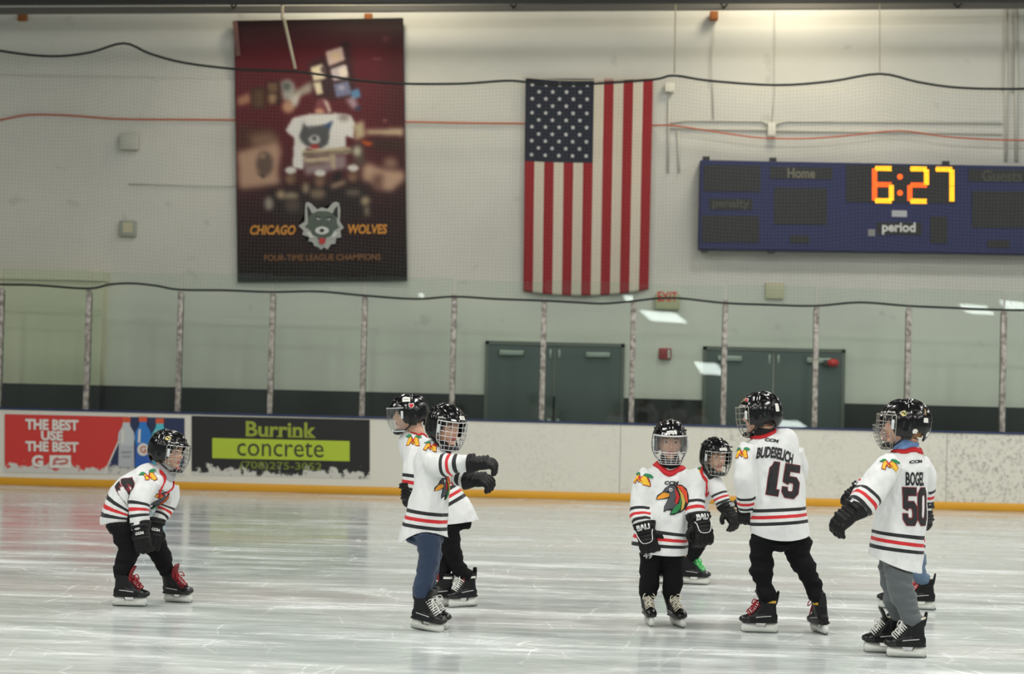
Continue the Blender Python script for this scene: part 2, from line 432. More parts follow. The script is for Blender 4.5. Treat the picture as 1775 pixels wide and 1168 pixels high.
# conduits
M_COND = mat('painted_conduit', (200, 199, 188), .5)
def conduit(pts, r, label, group='conduits right of the flag'):
    V, Fc = wire([P(x, y, YW-.02) for x, y in pts], r, 8)
    tag(mk('conduit', V, Fc, M_COND), label, 'conduit', group)
conduit([(1160, 160), (1158, 300)], .014, 'vertical conduit running down from the small white box')
conduit([(1175, 226), (1177, 300)], .013, 'short vertical conduit left of the scoreboard corner')
conduit([(1160, 214), (1190, 209), (1320, 210), (1334, 217)], .014, 'upper level conduit from the flag to the white box')
conduit([(1342, 217), (1362, 210), (1500, 211), (1737, 214)], .014, 'upper level conduit right of the white box above the scoreboard')
conduit([(1160, 222), (1332, 226)], .013, 'lower level conduit from the flag to the white box')
conduit([(1344, 227), (1560, 229), (1737, 233)], .013, 'lower level conduit right of the white box above the scoreboard')
conduit([(1745, 12), (1744, 280)], .022, 'wide vertical conduit at the right edge of the wall')
conduit([(1762, 12), (1762, 280)], .026, 'widest vertical conduit, rightmost on the wall')
conduit([(222, 319), (300, 321), (410, 323)], .008, 'thin level conduit on the wall left of the banner', None)
conduit([(1240, 36), (1234, 110), (1237, 212)], .008, 'thin wavering cable down from the rusty bracket above the scoreboard', None)
conduit([(1344, 14), (1343, 150), (1338, 212)], .006, 'thin pale cable down the wall to the conduit junction box', None)
# orange cable
V, Fc = wire([P(x, y, YW-(.03 if x < 1150 else .16)) for x, y in [(-560, 192), (-300, 206), (-100, 214), (-30, 212), (0, 208), (50, 199), (120, 200), (200, 206), (300, 207), (410, 208), (560, 210), (700, 211), (800, 213), (910, 214), (1030, 216), (1130, 217), (1170, 218), (1250, 230), (1320, 239), (1400, 240), (1480, 234), (1560, 227), (1640, 237), (1720, 242), (1800, 243), (1950, 240), (2240, 250)]], .011, 6, 4)
tag(mk('orange_cable', V, Fc, mat('orange_cable', (196, 96, 62), .5)), 'long thin orange cable sagging across the whole wall', 'cable')
# ================================================================= hangings on the wall
def vcol_mat(name, rough=.75):
    m = bpy.data.materials.new(name); m.use_nodes = True; nt = m.node_tree; b = nt.nodes['Principled BSDF']
    a = nd(nt, 'ShaderNodeAttribute', attribute_name='print'); nt.links.new(a.outputs['Color'], b.inputs['Base Color'])
    b.inputs['Roughness'].default_value = rough; b.inputs['Specular IOR Level'].default_value = .2
    return m
def sheet(name, TL, TR, BR, BL, nx, ny, Y, wave, m, parent=None, org=None, sag=0):
    V = []; Fc = []
    for j in range(ny+1):
        v = j/ny
        for i in range(nx+1):
            u = i/nx
            x = (TL[0]*(1-u)+TR[0]*u)*(1-v)+(BL[0]*(1-u)+BR[0]*u)*v
            y = (TL[1]*(1-u)+TR[1]*u)*(1-v)+(BL[1]*(1-u)+BR[1]*u)*v + sag*4*u*(1-u)*v
            V.append(P(x, y, Y+wave(u, v)))
    for j in range(ny):
        for i in range(nx):
            a = j*(nx+1)+i; Fc.append((a, a+nx+1, a+nx+2, a+1))
    return V, Fc
def banner_paint(X, Y):
    A = np.zeros(X.shape+(3,))
    def c(*k): return np.array(k, dtype=float)
    t = (Y-32)/(490-32)
    stops = [(0, c(34, 26, 26)), (.06, c(60, 30, 33)), (.13, c(96, 38, 45)), (.45, c(92, 36, 42)), (.62, c(74, 40, 42)), (.72, c(54, 32, 34)), (.9, c(40, 29, 30)), (1, c(32, 30, 29))]
    for (a, ca), (b, cb) in zip(stops[:-1], stops[1:]):
        k = np.clip((t-a)/(b-a), 0, 1)[..., None]; sel = (t >= a)[..., None]
        A = np.where(sel, ca*(1-k)+cb*k, A)
    rk = np.clip((X-640)/60, 0, 1)[..., None]*.35; A = A*(1-rk)+c(36, 32, 30)*rk
    def blur(M, r):
        for ax in (0, 1):
            for _ in range(2):
                acc = np.zeros_like(M)
                for s in range(-r, r+1): acc += np.roll(M, s, ax)
                M = acc/(2*r+1)
        return M
    def put(pts, col, soft=1, al=1.0):
        nonlocal A
        M = np.zeros(X.shape); n = len(pts)
        ins = np.zeros(X.shape, bool)
        for i in range(n):
            x0, y0 = pts[i]; x1, y1 = pts[(i+1) % n]
            if y0 == y1: continue
            ins ^= ((Y > min(y0, y1)) & (Y <= max(y0, y1)) & (X < x0+(Y-y0)*(x1-x0)/(y1-y0)))
        M = blur(ins.astype(float), soft)[..., None]*al
        A = A*(1-M)+c(*col)*M
    E = lambda x, y, rx, ry: circ(x, y, rx, ry, 16)
    put([(411, 262), (478, 236), (488, 262), (482, 298), (486, 320), (415, 328)], (184, 148, 124), 3)
    put(E(459, 284, 15, 22), (104, 84, 74), 2); put(E(455, 270, 6, 6), (150, 120, 100), 1); put([(445, 300), (462, 304), (456, 309)], (80, 62, 56), 1)
    put([(411, 215), (470, 222), (490, 240), (412, 262)], (80, 52, 44), 4, .9)
    put([(430, 235), (470, 228), (484, 244), (440, 256)], (150, 118, 98), 4, .8)
    put([(411, 170), (433, 160), (436, 178), (413, 184)], (172, 122, 98), 2)
    put([(434, 152), (461, 150), (462, 188), (438, 190)], (74, 52, 42), 2); put([(440, 158), (456, 157), (457, 184), (442, 185)], (100, 74, 56), 2)
    put([(461, 142), (486, 141), (488, 180), (464, 182)], (60, 42, 36), 2); put([(464, 144), (481, 143), (482, 158), (465, 160)], (118, 90, 70), 1); put([(466, 163), (480, 162), (478, 180), (466, 180)], (168, 134, 104), 2)
    put([(487, 142), (500, 137), (510, 145), (514, 165), (512, 182), (490, 172)], (170, 166, 156), 2); put(E(497, 150, 8, 8), (96, 96, 92), 2)
    put([(508, 160), (530, 146), (545, 140), (541, 160), (515, 168)], (168, 156, 142), 2)
    put(E(500, 185, 11, 11), (196, 150, 120), 2); put([(504, 168), (522, 160), (516, 182), (508, 186)], (214, 206, 192), 2)
    put([(533, 112), (606, 78), (618, 170), (548, 172)], (58, 44, 46), 3, .85)
    put([(585, 80), (600, 72), (608, 78), (596, 84)], (40, 30, 32), 2)
    put([(538, 117), (559, 111), (565, 136), (544, 141)], (238, 220, 186), 1); put([(555, 118), (564, 112), (566, 130), (558, 126)], (92, 76, 74), 1)
    put([(543, 144), (556, 141), (560, 162), (549, 165)], (232, 216, 182), 1)
    put([(564, 90), (593, 81), (598, 104), (570, 115)], (214, 186, 176), 1); put(E(582, 98, 7, 6), (226, 196, 150), 2)
    put([(572, 120), (599, 111), (604, 134), (578, 141)], (206, 190, 190), 1); put([(586, 120), (600, 114), (603, 131), (590, 135)], (240, 224, 206), 1)
    put([(578, 146), (604, 140), (610, 164), (583, 169)], (122, 124, 152), 1); put(E(592, 152, 6, 5), (168, 166, 184), 1)
    put([(608, 158), (622, 153), (626, 168), (610, 174)], (96, 138, 176), 1)
    put([(599, 172), (614, 168), (622, 184), (612, 190)], (172, 146, 154), 2); put(E(621, 188, 5, 4), (60, 66, 96), 1)
    put([(544, 190), (550, 172), (564, 170), (574, 180), (574, 196), (546, 196)], (128, 72, 76), 1); put([(560, 172), (568, 176), (575, 194), (570, 195)], (214, 190, 176), 1); put(E(554, 193, 8, 5), (206, 150, 122), 1)
    put([(495, 226), (508, 204), (535, 198), (583, 196), (608, 200), (616, 214), (613, 240), (600, 236), (600, 256), (560, 264), (531, 256), (526, 294), (507, 290), (510, 240)], (226, 222, 216), 1)
    put(E(596, 204, 10, 6), (150, 138, 132), 2); put([(524, 205), (530, 215), (526, 240), (520, 252)], (196, 190, 184), 2)
    put(E(545, 236, 26, 19), (120, 118, 116), 1); put([(521, 236), (526, 214), (536, 224), (560, 216), (572, 222), (568, 250), (556, 258), (530, 252)], (86, 86, 88), 1); put([(560, 218), (578, 208), (572, 224)], (60, 76, 110), 1); put(E(545, 242, 10, 8), (196, 196, 192), 1); put(E(545, 240, 4, 3), (40, 40, 42), 1); put(E(546, 254, 8, 4), (176, 52, 52), 1)
    put([(613, 216), (630, 208), (634, 236), (616, 244)], (190, 172, 138), 2)
    put([(634, 225), (699, 222), (699, 236), (636, 233)], (192, 170, 138), 2); put([(640, 238), (698, 242), (698, 262), (650, 262)], (66, 44, 42), 3)
    put([(626, 243), (648, 248), (640, 253), (628, 250)], (204, 92, 40), 1)
    put([(524, 261), (609, 254), (611, 266), (524, 271)], (190, 174, 144), 1); put([(524, 266), (611, 261), (611, 264), (524, 270)], (96, 82, 70), 1)
    put([(526, 273), (600, 268), (600, 292), (529, 304)], (146, 126, 128), 2); put([(528, 275), (572, 272), (572, 278), (528, 281)], (196, 176, 144), 1); put([(530, 284), (566, 281), (566, 285), (530, 289)], (120, 98, 84), 1)
    put([(571, 268), (582, 268), (582, 292), (575, 292)], (184, 164, 138), 1)
    put([(628, 286), (640, 282), (656, 291), (700, 296), (703, 309), (680, 331), (665, 330), (644, 318), (628, 314)], (190, 154, 130), 3); put(E(677, 283, 13, 11), (140, 108, 90), 3); put([(645, 304), (665, 300), (662, 330), (646, 326)], (120, 86, 76), 3)
    put([(610, 250), (630, 248), (634, 285), (614, 290)], (92, 78, 70), 3); put(E(619, 262, 7, 9), (196, 190, 168), 2)
    put([(462, 330), (545, 318), (640, 318), (644, 376), (600, 384), (470, 380)], (44, 37, 37), 5, .95)
    put([(580, 300), (592, 296), (590, 320), (576, 322)], (34, 28, 28), 2)
    for x, y in ((504, 295), (555, 300), (612, 291)):
        put(E(x, y+13, 9, 12), (112, 86, 70), 2); put(E(x, y, 10, 6), (216, 212, 204), 1); put(E(x-2, y+17, 6, 3), (150, 112, 88), 2)
    put(E(505, 340, 13, 7), (152, 136, 112), 2); put(E(551, 336, 14, 9), (122, 104, 88), 2); put(E(612, 334, 14, 6), (104, 92, 82), 2)
    put(E(507, 356, 14, 12), (88, 76, 68), 3); put(E(466, 353, 8, 12), (150, 142, 130), 2); put(E(487, 337, 8, 8), (168, 146, 116), 2)
    put(E(530, 326, 6, 10), (150, 130, 108), 2); put([(572, 320), (598, 312), (600, 318), (576, 327)], (168, 140, 116), 2)
    put(E(633, 348, 8, 8), (166, 146, 118), 2); put(E(636, 366, 4, 10), (140, 124, 104), 2)
    put(E(654, 102, 9, 2), (150, 96, 98), 1, .7); put(E(668, 68, 4, 5), (130, 74, 76), 2, .7); put(E(668, 209, 4, 2), (180, 120, 110), 1, .7)
    return A/255.0
ban = empty('banner', P(556, 489, YW-.08))
tag(ban, 'large dark maroon hockey banner with a printed wolf head hanging high on the wall', 'banner')
nx, ny = 190, 290
bw = lambda u, v: .012*math.sin(u*9+v*2)+.01*math.sin(v*5+1)
bTL, bTR, bBR, bBL = (406, 36), (699, 31), (706, 487), (412, 489)
V, Fc = sheet('banner', bTL, bTR, bBR, bBL, nx, ny, YW-.07, bw, None)
o = mk('printed_cloth', V, Fc, vcol_mat('banner_print', .55), ban)
U, Vv = np.meshgrid(np.linspace(0, 1, nx+1), np.linspace(0, 1, ny+1))
XX = (bTL[0]*(1-U)+bTR[0]*U)*(1-Vv)+(bBL[0]*(1-U)+bBR[0]*U)*Vv; YY = (bTL[1]*(1-U)+bTR[1]*U)*(1-Vv)+(bBL[1]*(1-U)+bBR[1]*U)*Vv
A = np.clip(banner_paint(XX, YY), 0, 1); A = np.where(A <= .04045, A/12.92, ((A+.055)/1.055)**2.4)
ca = o.data.color_attributes.new('print', 'FLOAT_COLOR', 'POINT')
ca.data.foreach_set('color', np.concatenate([A, np.ones(A.shape[:2]+(1,))], -1).reshape(-1))
sm = o.modifiers.new('thickness', 'SOLIDIFY'); sm.thickness = .004; sm.offset = 1
V, Fc = pxbox((403, 37), (411, 36), (417, 96), (409, 98), YW-.11, YW-.10)
mk('folded_corner', V, Fc, mat('banner_back', (120, 84, 80), .7), ban, smooth=False)
z3 = lambda pts: [(390+x*.231, 240+y*.231) for x, y in pts]
wg = mat('emblem_silver', (176, 178, 172), .6); wd = mat('emblem_grey', (82, 94, 84), .6); wk = mat('emblem_black', (34, 34, 34), .6); ww = mat('emblem_white', (212, 214, 208), .6); wr = mat('emblem_red', (190, 48, 48), .6)
YE = YW-.105
flat('wolf_emblem', [
    fpoly(z3([(605, 482), (625, 476), (645, 486), (692, 532), (730, 516), (768, 530), (805, 486), (830, 474), (855, 482), (866, 540), (860, 618), (892, 670), (866, 690), (872, 740), (834, 748), (826, 790), (796, 792), (770, 832), (742, 816), (722, 834), (694, 812), (672, 808), (656, 776), (626, 770), (634, 742), (580, 722), (590, 690), (553, 655), (600, 622), (600, 540)]), wg),
    fpoly(z3([(622, 600), (640, 566), (700, 545), (770, 545), (815, 566), (838, 600), (842, 640), (860, 668), (820, 690), (800, 730), (756, 746), (756, 760), (700, 760), (700, 742), (652, 722), (640, 690), (598, 662), (622, 640)]), wd),
    fpoly(z3([(616, 505), (632, 520), (652, 560), (622, 600)]), wk), fpoly(z3([(846, 505), (848, 600), (806, 566), (826, 522)]), wk),
    fpoly(z3([(640, 700), (668, 740), (640, 748), (606, 706)]), ww), fpoly(z3([(818, 700), (852, 704), (820, 744), (794, 738)]), ww),
    fpoly(z3(circ(728, 690, 52, 30)), ww), fpoly(z3(circ(728, 742, 34, 20)), wd), fpoly(z3(circ(728, 690, 17, 13)), wk),
    fpoly(z3([(706, 752), (730, 745), (754, 752), (750, 780), (728, 797), (706, 782)]), wr),
    fpoly(z3(circ(704, 599, 15, 12)), ww), fpoly(z3(circ(776, 604, 15, 11)), ww), fpoly(z3(circ(707, 600, 6, 6)), wk), fpoly(z3(circ(773, 605, 6, 6)), wk),
    fpoly(z3([(680, 580), (720, 590), (716, 597), (678, 590)]), wk), fpoly(z3([(800, 584), (760, 594), (764, 601), (802, 594)]), wk)], YE, ban)
M_GOLDL = mat('banner_gold', (206, 138, 48), .6); M_GOLDD = mat('banner_dull_gold', (128, 84, 44), .6)
flat('lettering', [ftext('CHICAGO', 473, 398.5, 79, 17, M_GOLDL, bold=.035, shear=.25, slope=.0)], YE, ban)
flat('lettering', [ftext('WOLVES', 637, 397, 68, 17, M_GOLDL, bold=.035, shear=.12, slope=.0)], YE, ban)
flat('lettering', [ftext('FOUR-TIME LEAGUE CHAMPIONS', 559, 446, 202, 11, M_GOLDD, bold=.015, slope=-.008)], YE, ban)
# ---- flag
fl = empty('flag', P(1020, 508, YW-.1))
tag(fl, 'large stars and stripes flag hanging vertically on the wall', 'flag')
fTL, fTR, fBR, fBL = (911, 136), (1132, 137), (1124, 502), (907, 505)
fw = lambda u, v: .018*math.sin(u*20+v*1.3)*(.25+v) + .012*math.sin(v*7)
nx, ny = 78, 80
V, Fc = sheet('flag', fTL, fTR, fBR, fBL, nx, ny, YW-.09, fw, None, sag=9)
mi = []
for j in range(ny):
    for i in range(nx):
        s = i*13//nx
        mi.append(2 if (s < 7 and j < ny*.385) else (0 if s % 2 == 0 else 1))
o = mk('striped_cloth', V, Fc, [mat('flag_red', (146, 18, 28), .75, bump=.1, bscale=90), mat('flag_white', (206, 196, 178), .75, bump=.1, bscale=90), mat('flag_blue', (22, 28, 46), .75, bump=.1, bscale=90)], fl, mi=mi)
sm = o.modifiers.new('thickness', 'SOLIDIFY'); sm.thickness = .003; sm.offset = 1
V = []; Fc = []
M_STAR = mat('flag_star', (206, 204, 204), .7)
def flagpt(u, v, off):
    x = (fTL[0]*(1-u)+fTR[0]*u)*(1-v)+(fBL[0]*(1-u)+fBR[0]*u)*v; y = (fTL[1]*(1-u)+fTR[1]*u)*(1-v)+(fBL[1]*(1-u)+fBR[1]*u)*v+9*4*u*(1-u)*v
    return P(x, y, YW-.09+fw(u, v)+off)
for r in range(11):
    for k in range(5 if r % 2 == 0 else 4):
        cu = (.10+k*.2+(0 if r % 2 == 0 else .1))*7/13; cv = (.075+r*.085)*.385
        n = len(V)
        for q in range(10):
            rr = (.020 if q % 2 == 0 else .0085); a = math.pi*q/5
            V.append(flagpt(cu+rr*math.sin(a), cv-rr*.60*math.cos(a), -.008))
        V.append(flagpt(cu, cv, -.008)); c_ = len(V)-1
        for q in range(10): Fc.append((c_, n+(q+1) % 10, n+q))
mk('stars', V, Fc, M_STAR, fl, smooth=False)
V, Fc = wire([P(905, 134, YW-.1), P(970, 139, YW-.1), P(1050, 139, YW-.1), P(1136, 135, YW-.1)], .008, 6, 4)
mk('header_rope', V, Fc, mat('white_rope', (190, 184, 168), .7), fl)
# ---- scoreboard
YS = YW-.32
sb = empty('scoreboard', P(1500, 440, YS))
tag(sb, 'wide blue electronic scoreboard showing 6:27 in orange lights', 'scoreboard')
M_BLUE = mat('scoreboard_blue', (13, 24, 78), .45); M_PANEL = mat('scoreboard_black', (17, 18, 18), .4)
V, Fc = pxbox((1214, 277), (1990, 292), (1990, 444), (1211, 432), YS, YW-.01)
o = mk('cabinet', V, Fc, M_BLUE, sb, smooth=False); bv = o.modifiers.new('b', 'BEVEL'); bv.width = .01
for (x, y) in ((1224, 275), (1340, 277), (1640, 283), (1222, 434), (1337, 436)):
    V, Fc = pxbox((x-6, y-4), (x+6, y-4), (x+6, y+3), (x-6, y+3), YS+.02, YS+.10)
    mk('mounting_clip', V, Fc, M_PANEL, sb, smooth=False)
def panel(name, x0, y0, x1, y1, m=M_PANEL, t=.012):
    s = lambda x: (x-x0)*.014
    V, Fc = pxbox((x0, y0), (x1, y0+s(x1)), (x1, y1+s(x1)), (x0, y1), YS-t, YS+.01)
    return mk(name, V, Fc, m, sb, smooth=False)
panel('display_panel', 1220, 286, 1318, 331); panel('display_panel', 1217, 373, 1316, 419)
panel('display_panel', 1342, 325, 1433, 388); panel('display_panel', 1467, 286, 1656, 350)
panel('display_panel', 1685, 331, 1800, 394); panel('display_panel', 1613, 375, 1642, 421)
panel('display_panel', 1369, 408, 1402, 421); panel('display_panel', 1712, 416, 1750, 429)
M_DIMT = mat('dim_white_print', (108, 104, 90), .6); M_DIMG = mat('dim_grey_print', (66, 66, 58), .6); M_WHT = mat('white_print', (206, 206, 200), .5)
for nm, x0, y0, x1, y1, body, cx, cy, wd_, ht, m in (
        ('home', 1335, 289, 1443, 309, 'Home', 1389, 300, 48, 18, M_DIMT), ('g', 1679, 293, 1800, 314, 'Guests', 1737, 305, 70, 20, M_DIMG),
        ('p', 1230, 344, 1304, 363, 'penalty', 1267, 354, 64, 19, M_DIMG), ('q', 1520, 385, 1597, 406, 'period', 1558, 396, 58, 22, M_WHT)):
    pn = panel('name_panel', x0, y0, x1, y1)
    flat('lettering', [ftext(body, cx, cy, wd_, ht, m, bold=.03, slope=.014)], YS-.014, pn)
pn = panel('maker_label', 1546, 364.5, 1572, 375.5, mat('label_grey', (176, 178, 180), .5)); panel('small_label', 1505, 397, 1517, 409, mat('label_grey2', (130, 130, 130), .5))
# lit digits: rows of little lamps
M_LED = mat('led_yellow', (40, 20, 5), .4, emit=(255, 176, 28), es=2.6); M_LED2 = mat('led_orange', (40, 15, 5), .4, emit=(255, 92, 22), es=2.2)
def segs(x0, y0, x1, y1, th, which):
    ym = (y0+y1)/2; out = []
    D = dict(a=(x0+2, y0, x1-2, y0), d=(x0+2, y1, x1-2, y1), g=(x0+2, ym, x1-2, ym), f=(x0, y0+2, x0, ym-2), e=(x0, ym+2, x0, y1-2), b=(x1, y0+2, x1, ym-2), c=(x1, ym+2, x1, y1-2))
    for k in which: out.append(D[k]+((M_LED2 if k in 'gef' else M_LED),))
    return out
def digit(x0, y0, x1, y1, which):
    V = []; Fc = []; mi = []
    for (ax, ay, bx, by, m) in segs(x0, y0, x1, y1, 6, which):
        L = math.hypot(bx-ax, by-ay); n = int(L/3.4)+1
        px_, py_ = -(by-ay)/L, (bx-ax)/L
        for i in range(n):
            for s in (-1, 0, 1):
                x = ax+(bx-ax)*i/(n-1)+px_*s*2.9+ (1.2 if (s % 2) else 0)*(bx-ax)/L*.8; y = ay+(by-ay)*i/(n-1)+py_*s*2.9
                c = P(x, y+(x-1467)*.014, YS-.016)
                v, f = ellipsoid(c, (.0125, .008, .0125), 8, 4)
                k = len(V); V += [tuple(q) for q in v]; Fc += [[j+k for j in q] for q in f]; mi += [0 if m is M_LED else 1]*len(f)
    mk('lit_digit', V, Fc, [M_LED, M_LED2], sb, mi=mi)
digit(1516, 291, 1545, 347, 'afgedc'); digit(1577, 291, 1606, 347, 'abged'); digit(1621, 291, 1650, 347, 'abc')
for y in (305, 333):
    V = []; Fc = []
    for i in range(9):
        a = i*2*math.pi/8; rr = 0 if i == 8 else 3.4
        v, f = ellipsoid(P(1560+rr*math.cos(a), y+rr*math.sin(a)+1.3, YS-.016), (.012, .008, .012), 8, 4)
        k = len(V); V += [tuple(q) for q in v]; Fc += [[j+k for j in q] for q in f]
    mk('colon_dot', V, Fc, M_LED2, sb)

# ================================================================= dasher boards, adverts, glass, net
def boards_material():
    m = bpy.data.materials.new('white_board_plastic'); m.use_nodes = True; nt = m.node_tree; b = nt.nodes['Principled BSDF']
    g = nd(nt, 'ShaderNodeNewGeometry')
    n1 = nd(nt, 'ShaderNodeTexNoise', i_Scale=22.0, i_Detail=4.0); n1.inputs['Roughness'].default_value = .7
    n2 = nd(nt, 'ShaderNodeTexNoise', i_Scale=1.1, i_Detail=3.0)
    for n in (n1, n2): nt.links.new(g.outputs['Position'], n.inputs['Vector'])
    r1 = ramp(nt, [(.50, 0), (.64, 1)]); nt.links.new(n1.outputs[0], r1.inputs[0])
    r2 = ramp(nt, [(.38, .12), (.6, .75)]); nt.links.new(n2.outputs[0], r2.inputs[0])
    sx = nd(nt, 'ShaderNodeSeparateXYZ'); nt.links.new(g.outputs['Position'], sx.inputs[0])
    rx = nd(nt, 'ShaderNodeMapRange'); rx.inputs[1].default_value = -2.2; rx.inputs[2].default_value = 4.5; rx.inputs[3].default_value = .15; nt.links.new(sx.outputs[0], rx.inputs[0])
    m1 = nd(nt, 'ShaderNodeMath', operation='MULTIPLY'); nt.links.new(r1.outputs[0], m1.inputs[0]); nt.links.new(r2.outputs[0], m1.inputs[1])
    m2 = nd(nt, 'ShaderNodeMath', operation='MULTIPLY'); nt.links.new(m1.outputs[0], m2.inputs[0]); nt.links.new(rx.outputs[0], m2.inputs[1])
    mx = nd(nt, 'ShaderNodeMix', data_type='RGBA'); nt.links.new(m2.outputs[0], mx.inputs[0])
    mx.inputs[6].default_value = (*L3(222, 219, 206), 1); mx.inputs[7].default_value = (*L3(150, 148, 138), 1)
    nt.links.new(mx.outputs[2], b.inputs['Base Color']); b.inputs['Roughness'].default_value = .45
    return m
ztop = P(887, 730, YB).z
M_KICK = mat('yellow_kick_plate', (220, 160, 34), .45, bump=.05, bscale=20)
M_CAP = mat('blue_cap_rail', (32, 50, 96), .4)
db = mk('dasher_boards', *bevbox((-16, YB, .0), (16, YB+.12, ztop-.010), .006, 1), boards_material(), smooth=False)
tag(db, 'long white dasher boards with puck marks closing off the ice', 'boards')
mk('kick_plate', *bevbox((-16, YB-.014, 0.001), (16, YB+.002, .105), .004, 1), M_KICK, db)
mk('cap_rail', *bevbox((-16, YB-.02, ztop-.010), (16, YB+.15, ztop+.014), .008, 2), M_CAP, db)
M_SEAM = mat('seam_grey', (150, 148, 140), .7)
for px in (716, 1075, 1641):
    c = P(px, 790, YB)
    mk('board_seam', *box((c.x-.004, YB-.002, .105), (c.x+.004, YB+.001, ztop-.012)), M_SEAM, db, smooth=False)
def scuffed(name, rgb, zlo, band):
    """printed film scraped back to white by pucks and skates along its lower edge"""
    m = bpy.data.materials.new(name); m.use_nodes = True; nt = m.node_tree; b = nt.nodes['Principled BSDF']
    g = nd(nt, 'ShaderNodeNewGeometry'); n1 = nd(nt, 'ShaderNodeTexNoise', i_Scale=9.0, i_Detail=6.0); n1.inputs['Roughness'].default_value = .65
    nt.links.new(g.outputs['Position'], n1.inputs['Vector'])
    sx = nd(nt, 'ShaderNodeSeparateXYZ'); nt.links.new(g.outputs['Position'], sx.inputs[0])
    mr = nd(nt, 'ShaderNodeMapRange'); mr.inputs[1].default_value = zlo; mr.inputs[2].default_value = zlo+band; mr.inputs[3].default_value = .30; mr.inputs[4].default_value = -.12
    nt.links.new(sx.outputs[2], mr.inputs[0])
    ad = nd(nt, 'ShaderNodeMath', operation='ADD'); nt.links.new(n1.outputs[0], ad.inputs[0]); nt.links.new(mr.outputs[0], ad.inputs[1])
    r = ramp(nt, [(.62, 0), (.66, 1)]); nt.links.new(ad.outputs[0], r.inputs[0])
    mx = nd(nt, 'ShaderNodeMix', data_type='RGBA'); nt.links.new(r.outputs[0], mx.inputs[0])
    mx.inputs[6].default_value = (*L3(*rgb), 1); mx.inputs[7].default_value = (*L3(206, 204, 196), 1)
    nt.links.new(mx.outputs[2], b.inputs['Base Color']); b.inputs['Roughness'].default_value = .4
    return m
ad1 = empty('advert_panel', P(163, 820, YB)); tag(ad1, 'red and navy drinks advert with three bottles on the boards at left', 'advertisement')
zl = P(163, 822, YB).z
M_ARED = scuffed('advert_red', (206, 52, 46), zl, .25); M_ANAVY = scuffed('advert_navy', (34, 46, 84), zl, .25); M_AWHT = mat('advert_white', (226, 222, 214), .4)
sh = lambda pts, x0: [(x, y+(x-x0)*SL) for x, y in pts]
flat('printed_sheet', [fpoly(sh([(8, 717.5), (320, 717.5), (320, 818), (8, 818)], 8), M_ANAVY), fpoly(sh([(8, 717.5), (224, 717.5), (180, 818), (8, 818)], 8), M_ARED),
                       fpoly(sh([(223, 717.5), (225.5, 717.5), (181.5, 818), (179, 818)], 8), M_AWHT)], YB-.004, ad1)
for lt_ in (('THE BEST', 90, 736, 92, 19), ('USE', 90, 755, 38, 17), ('THE BEST', 90, 774, 92, 18), ('G', 65, 799, 20, 21)):
    flat('lettering', [ftext(*lt_, M_AWHT, bold=.045)], YB-.016, ad1)
M_ALOGO = mat('advert_logo_red', (190, 110, 104), .4)
flat('logo_box', [fpoly(rect(86, 789, 123, 811), M_AWHT), fpoly([(92, 797), (98, 792), (104, 795), (114, 794), (119, 797), (117, 804), (106, 806), (98, 804), (91, 807)], M_ALOGO), fpoly([(96, 799), (112, 797), (115, 800), (98, 803)], M_AWHT)], YB-.016, ad1)
def bottle(cx, top, body, label, capm, ltext=None):
    b = top+9
    sil = [(cx-6, b), (cx+6, b), (cx+7, b+7), (cx+13, b+17), (cx+14.5, b+26), (cx+13, b+38), (cx+14, b+78), (cx-14, b+78), (cx-13, b+38), (cx-14.5, b+26), (cx-13, b+17), (cx-7, b+7)]
    lay = [fpoly(sil, body), fpoly(rect(cx-7, top, cx+7, b), capm), fpoly(rect(cx-13, b+40, cx+13.5, b+76), label)]
    lay.append(fpoly([(cx-8, b+14), (cx-4, b+12), (cx-5, b+36), (cx-9, b+36)], M_AWHT))
    if ltext: lay += [fpoly(circ(cx, b+48, 10, 11), M_AWHT), ftext('G', cx, b+48, 11, 13, mat('advert_g', (190, 120, 96), .4), bold=.04)]
    else: lay += [fpoly(rect(cx-9, b+50, cx+9, b+53), mat('advert_grey', (150, 152, 152), .4)), fpoly(rect(cx-7, b+58, cx+7, b+60), MATS['advert_grey'])]
    return lay
M_CAPO = mat('advert_orange', (214, 84, 48), .4)
flat('bottle_pictures', bottle(277, 725, mat('advert_cyan', (84, 190, 204), .4), mat('advert_cyan2', (70, 160, 190), .4), M_CAPO), YB-.016, ad1)
flat('bottle_pictures', bottle(248, 722, mat('advert_blue', (38, 120, 200), .4), mat('advert_blue2', (40, 90, 176), .4), M_CAPO, True), YB-.030, ad1)
flat('bottle_pictures', bottle(219, 723, mat('advert_pale', (196, 200, 202), .4), mat('advert_pale2', (180, 184, 188), .4), M_CAPO), YB-.016, ad1)
ad2 = empty('advert_panel', P(487, 825, YB)); tag(ad2, 'black and lime green concrete advert on the boards, right of the red one', 'advertisement')
zl = P(487, 829, YB).z
M_ABLK = scuffed('advert_black', (24, 25, 24), zl, .25); M_LIME = mat('advert_lime', (176, 196, 50), .4); M_OLIVE = mat('advert_olive', (112, 126, 40), .4)
flat('printed_sheet', [fpoly(sh([(332, 720.5), (641, 720.5), (641, 823), (332, 823)], 332), M_ABLK)], YB-.004, ad2)
M_LIMED = mat('advert_lime_dim', (150, 162, 50), .4)
flat('lime_bar', [fpoly(sh([(368, 759), (606, 759), (606, 794), (368, 794)], 368), M_LIME), ftext('concrete', 486, 778.5, 150, 26, mat('advert_dark', (44, 50, 36), .4), bold=.0, slope=.022)], YB-.012, ad2)
def serif_text():
    lay = [ftext('Burrink', 487, 744.5, 122, 27, M_LIMED, bold=.025)]
    for x in (427, 464, 481, 500, 512, 531): lay.append(fpoly(sh([(x-1, 755.2), (x+9, 755.2), (x+9, 757.6), (x-1, 757.6)], 487), M_LIMED))
    return lay
flat('lettering', serif_text(), YB-.012, ad2)
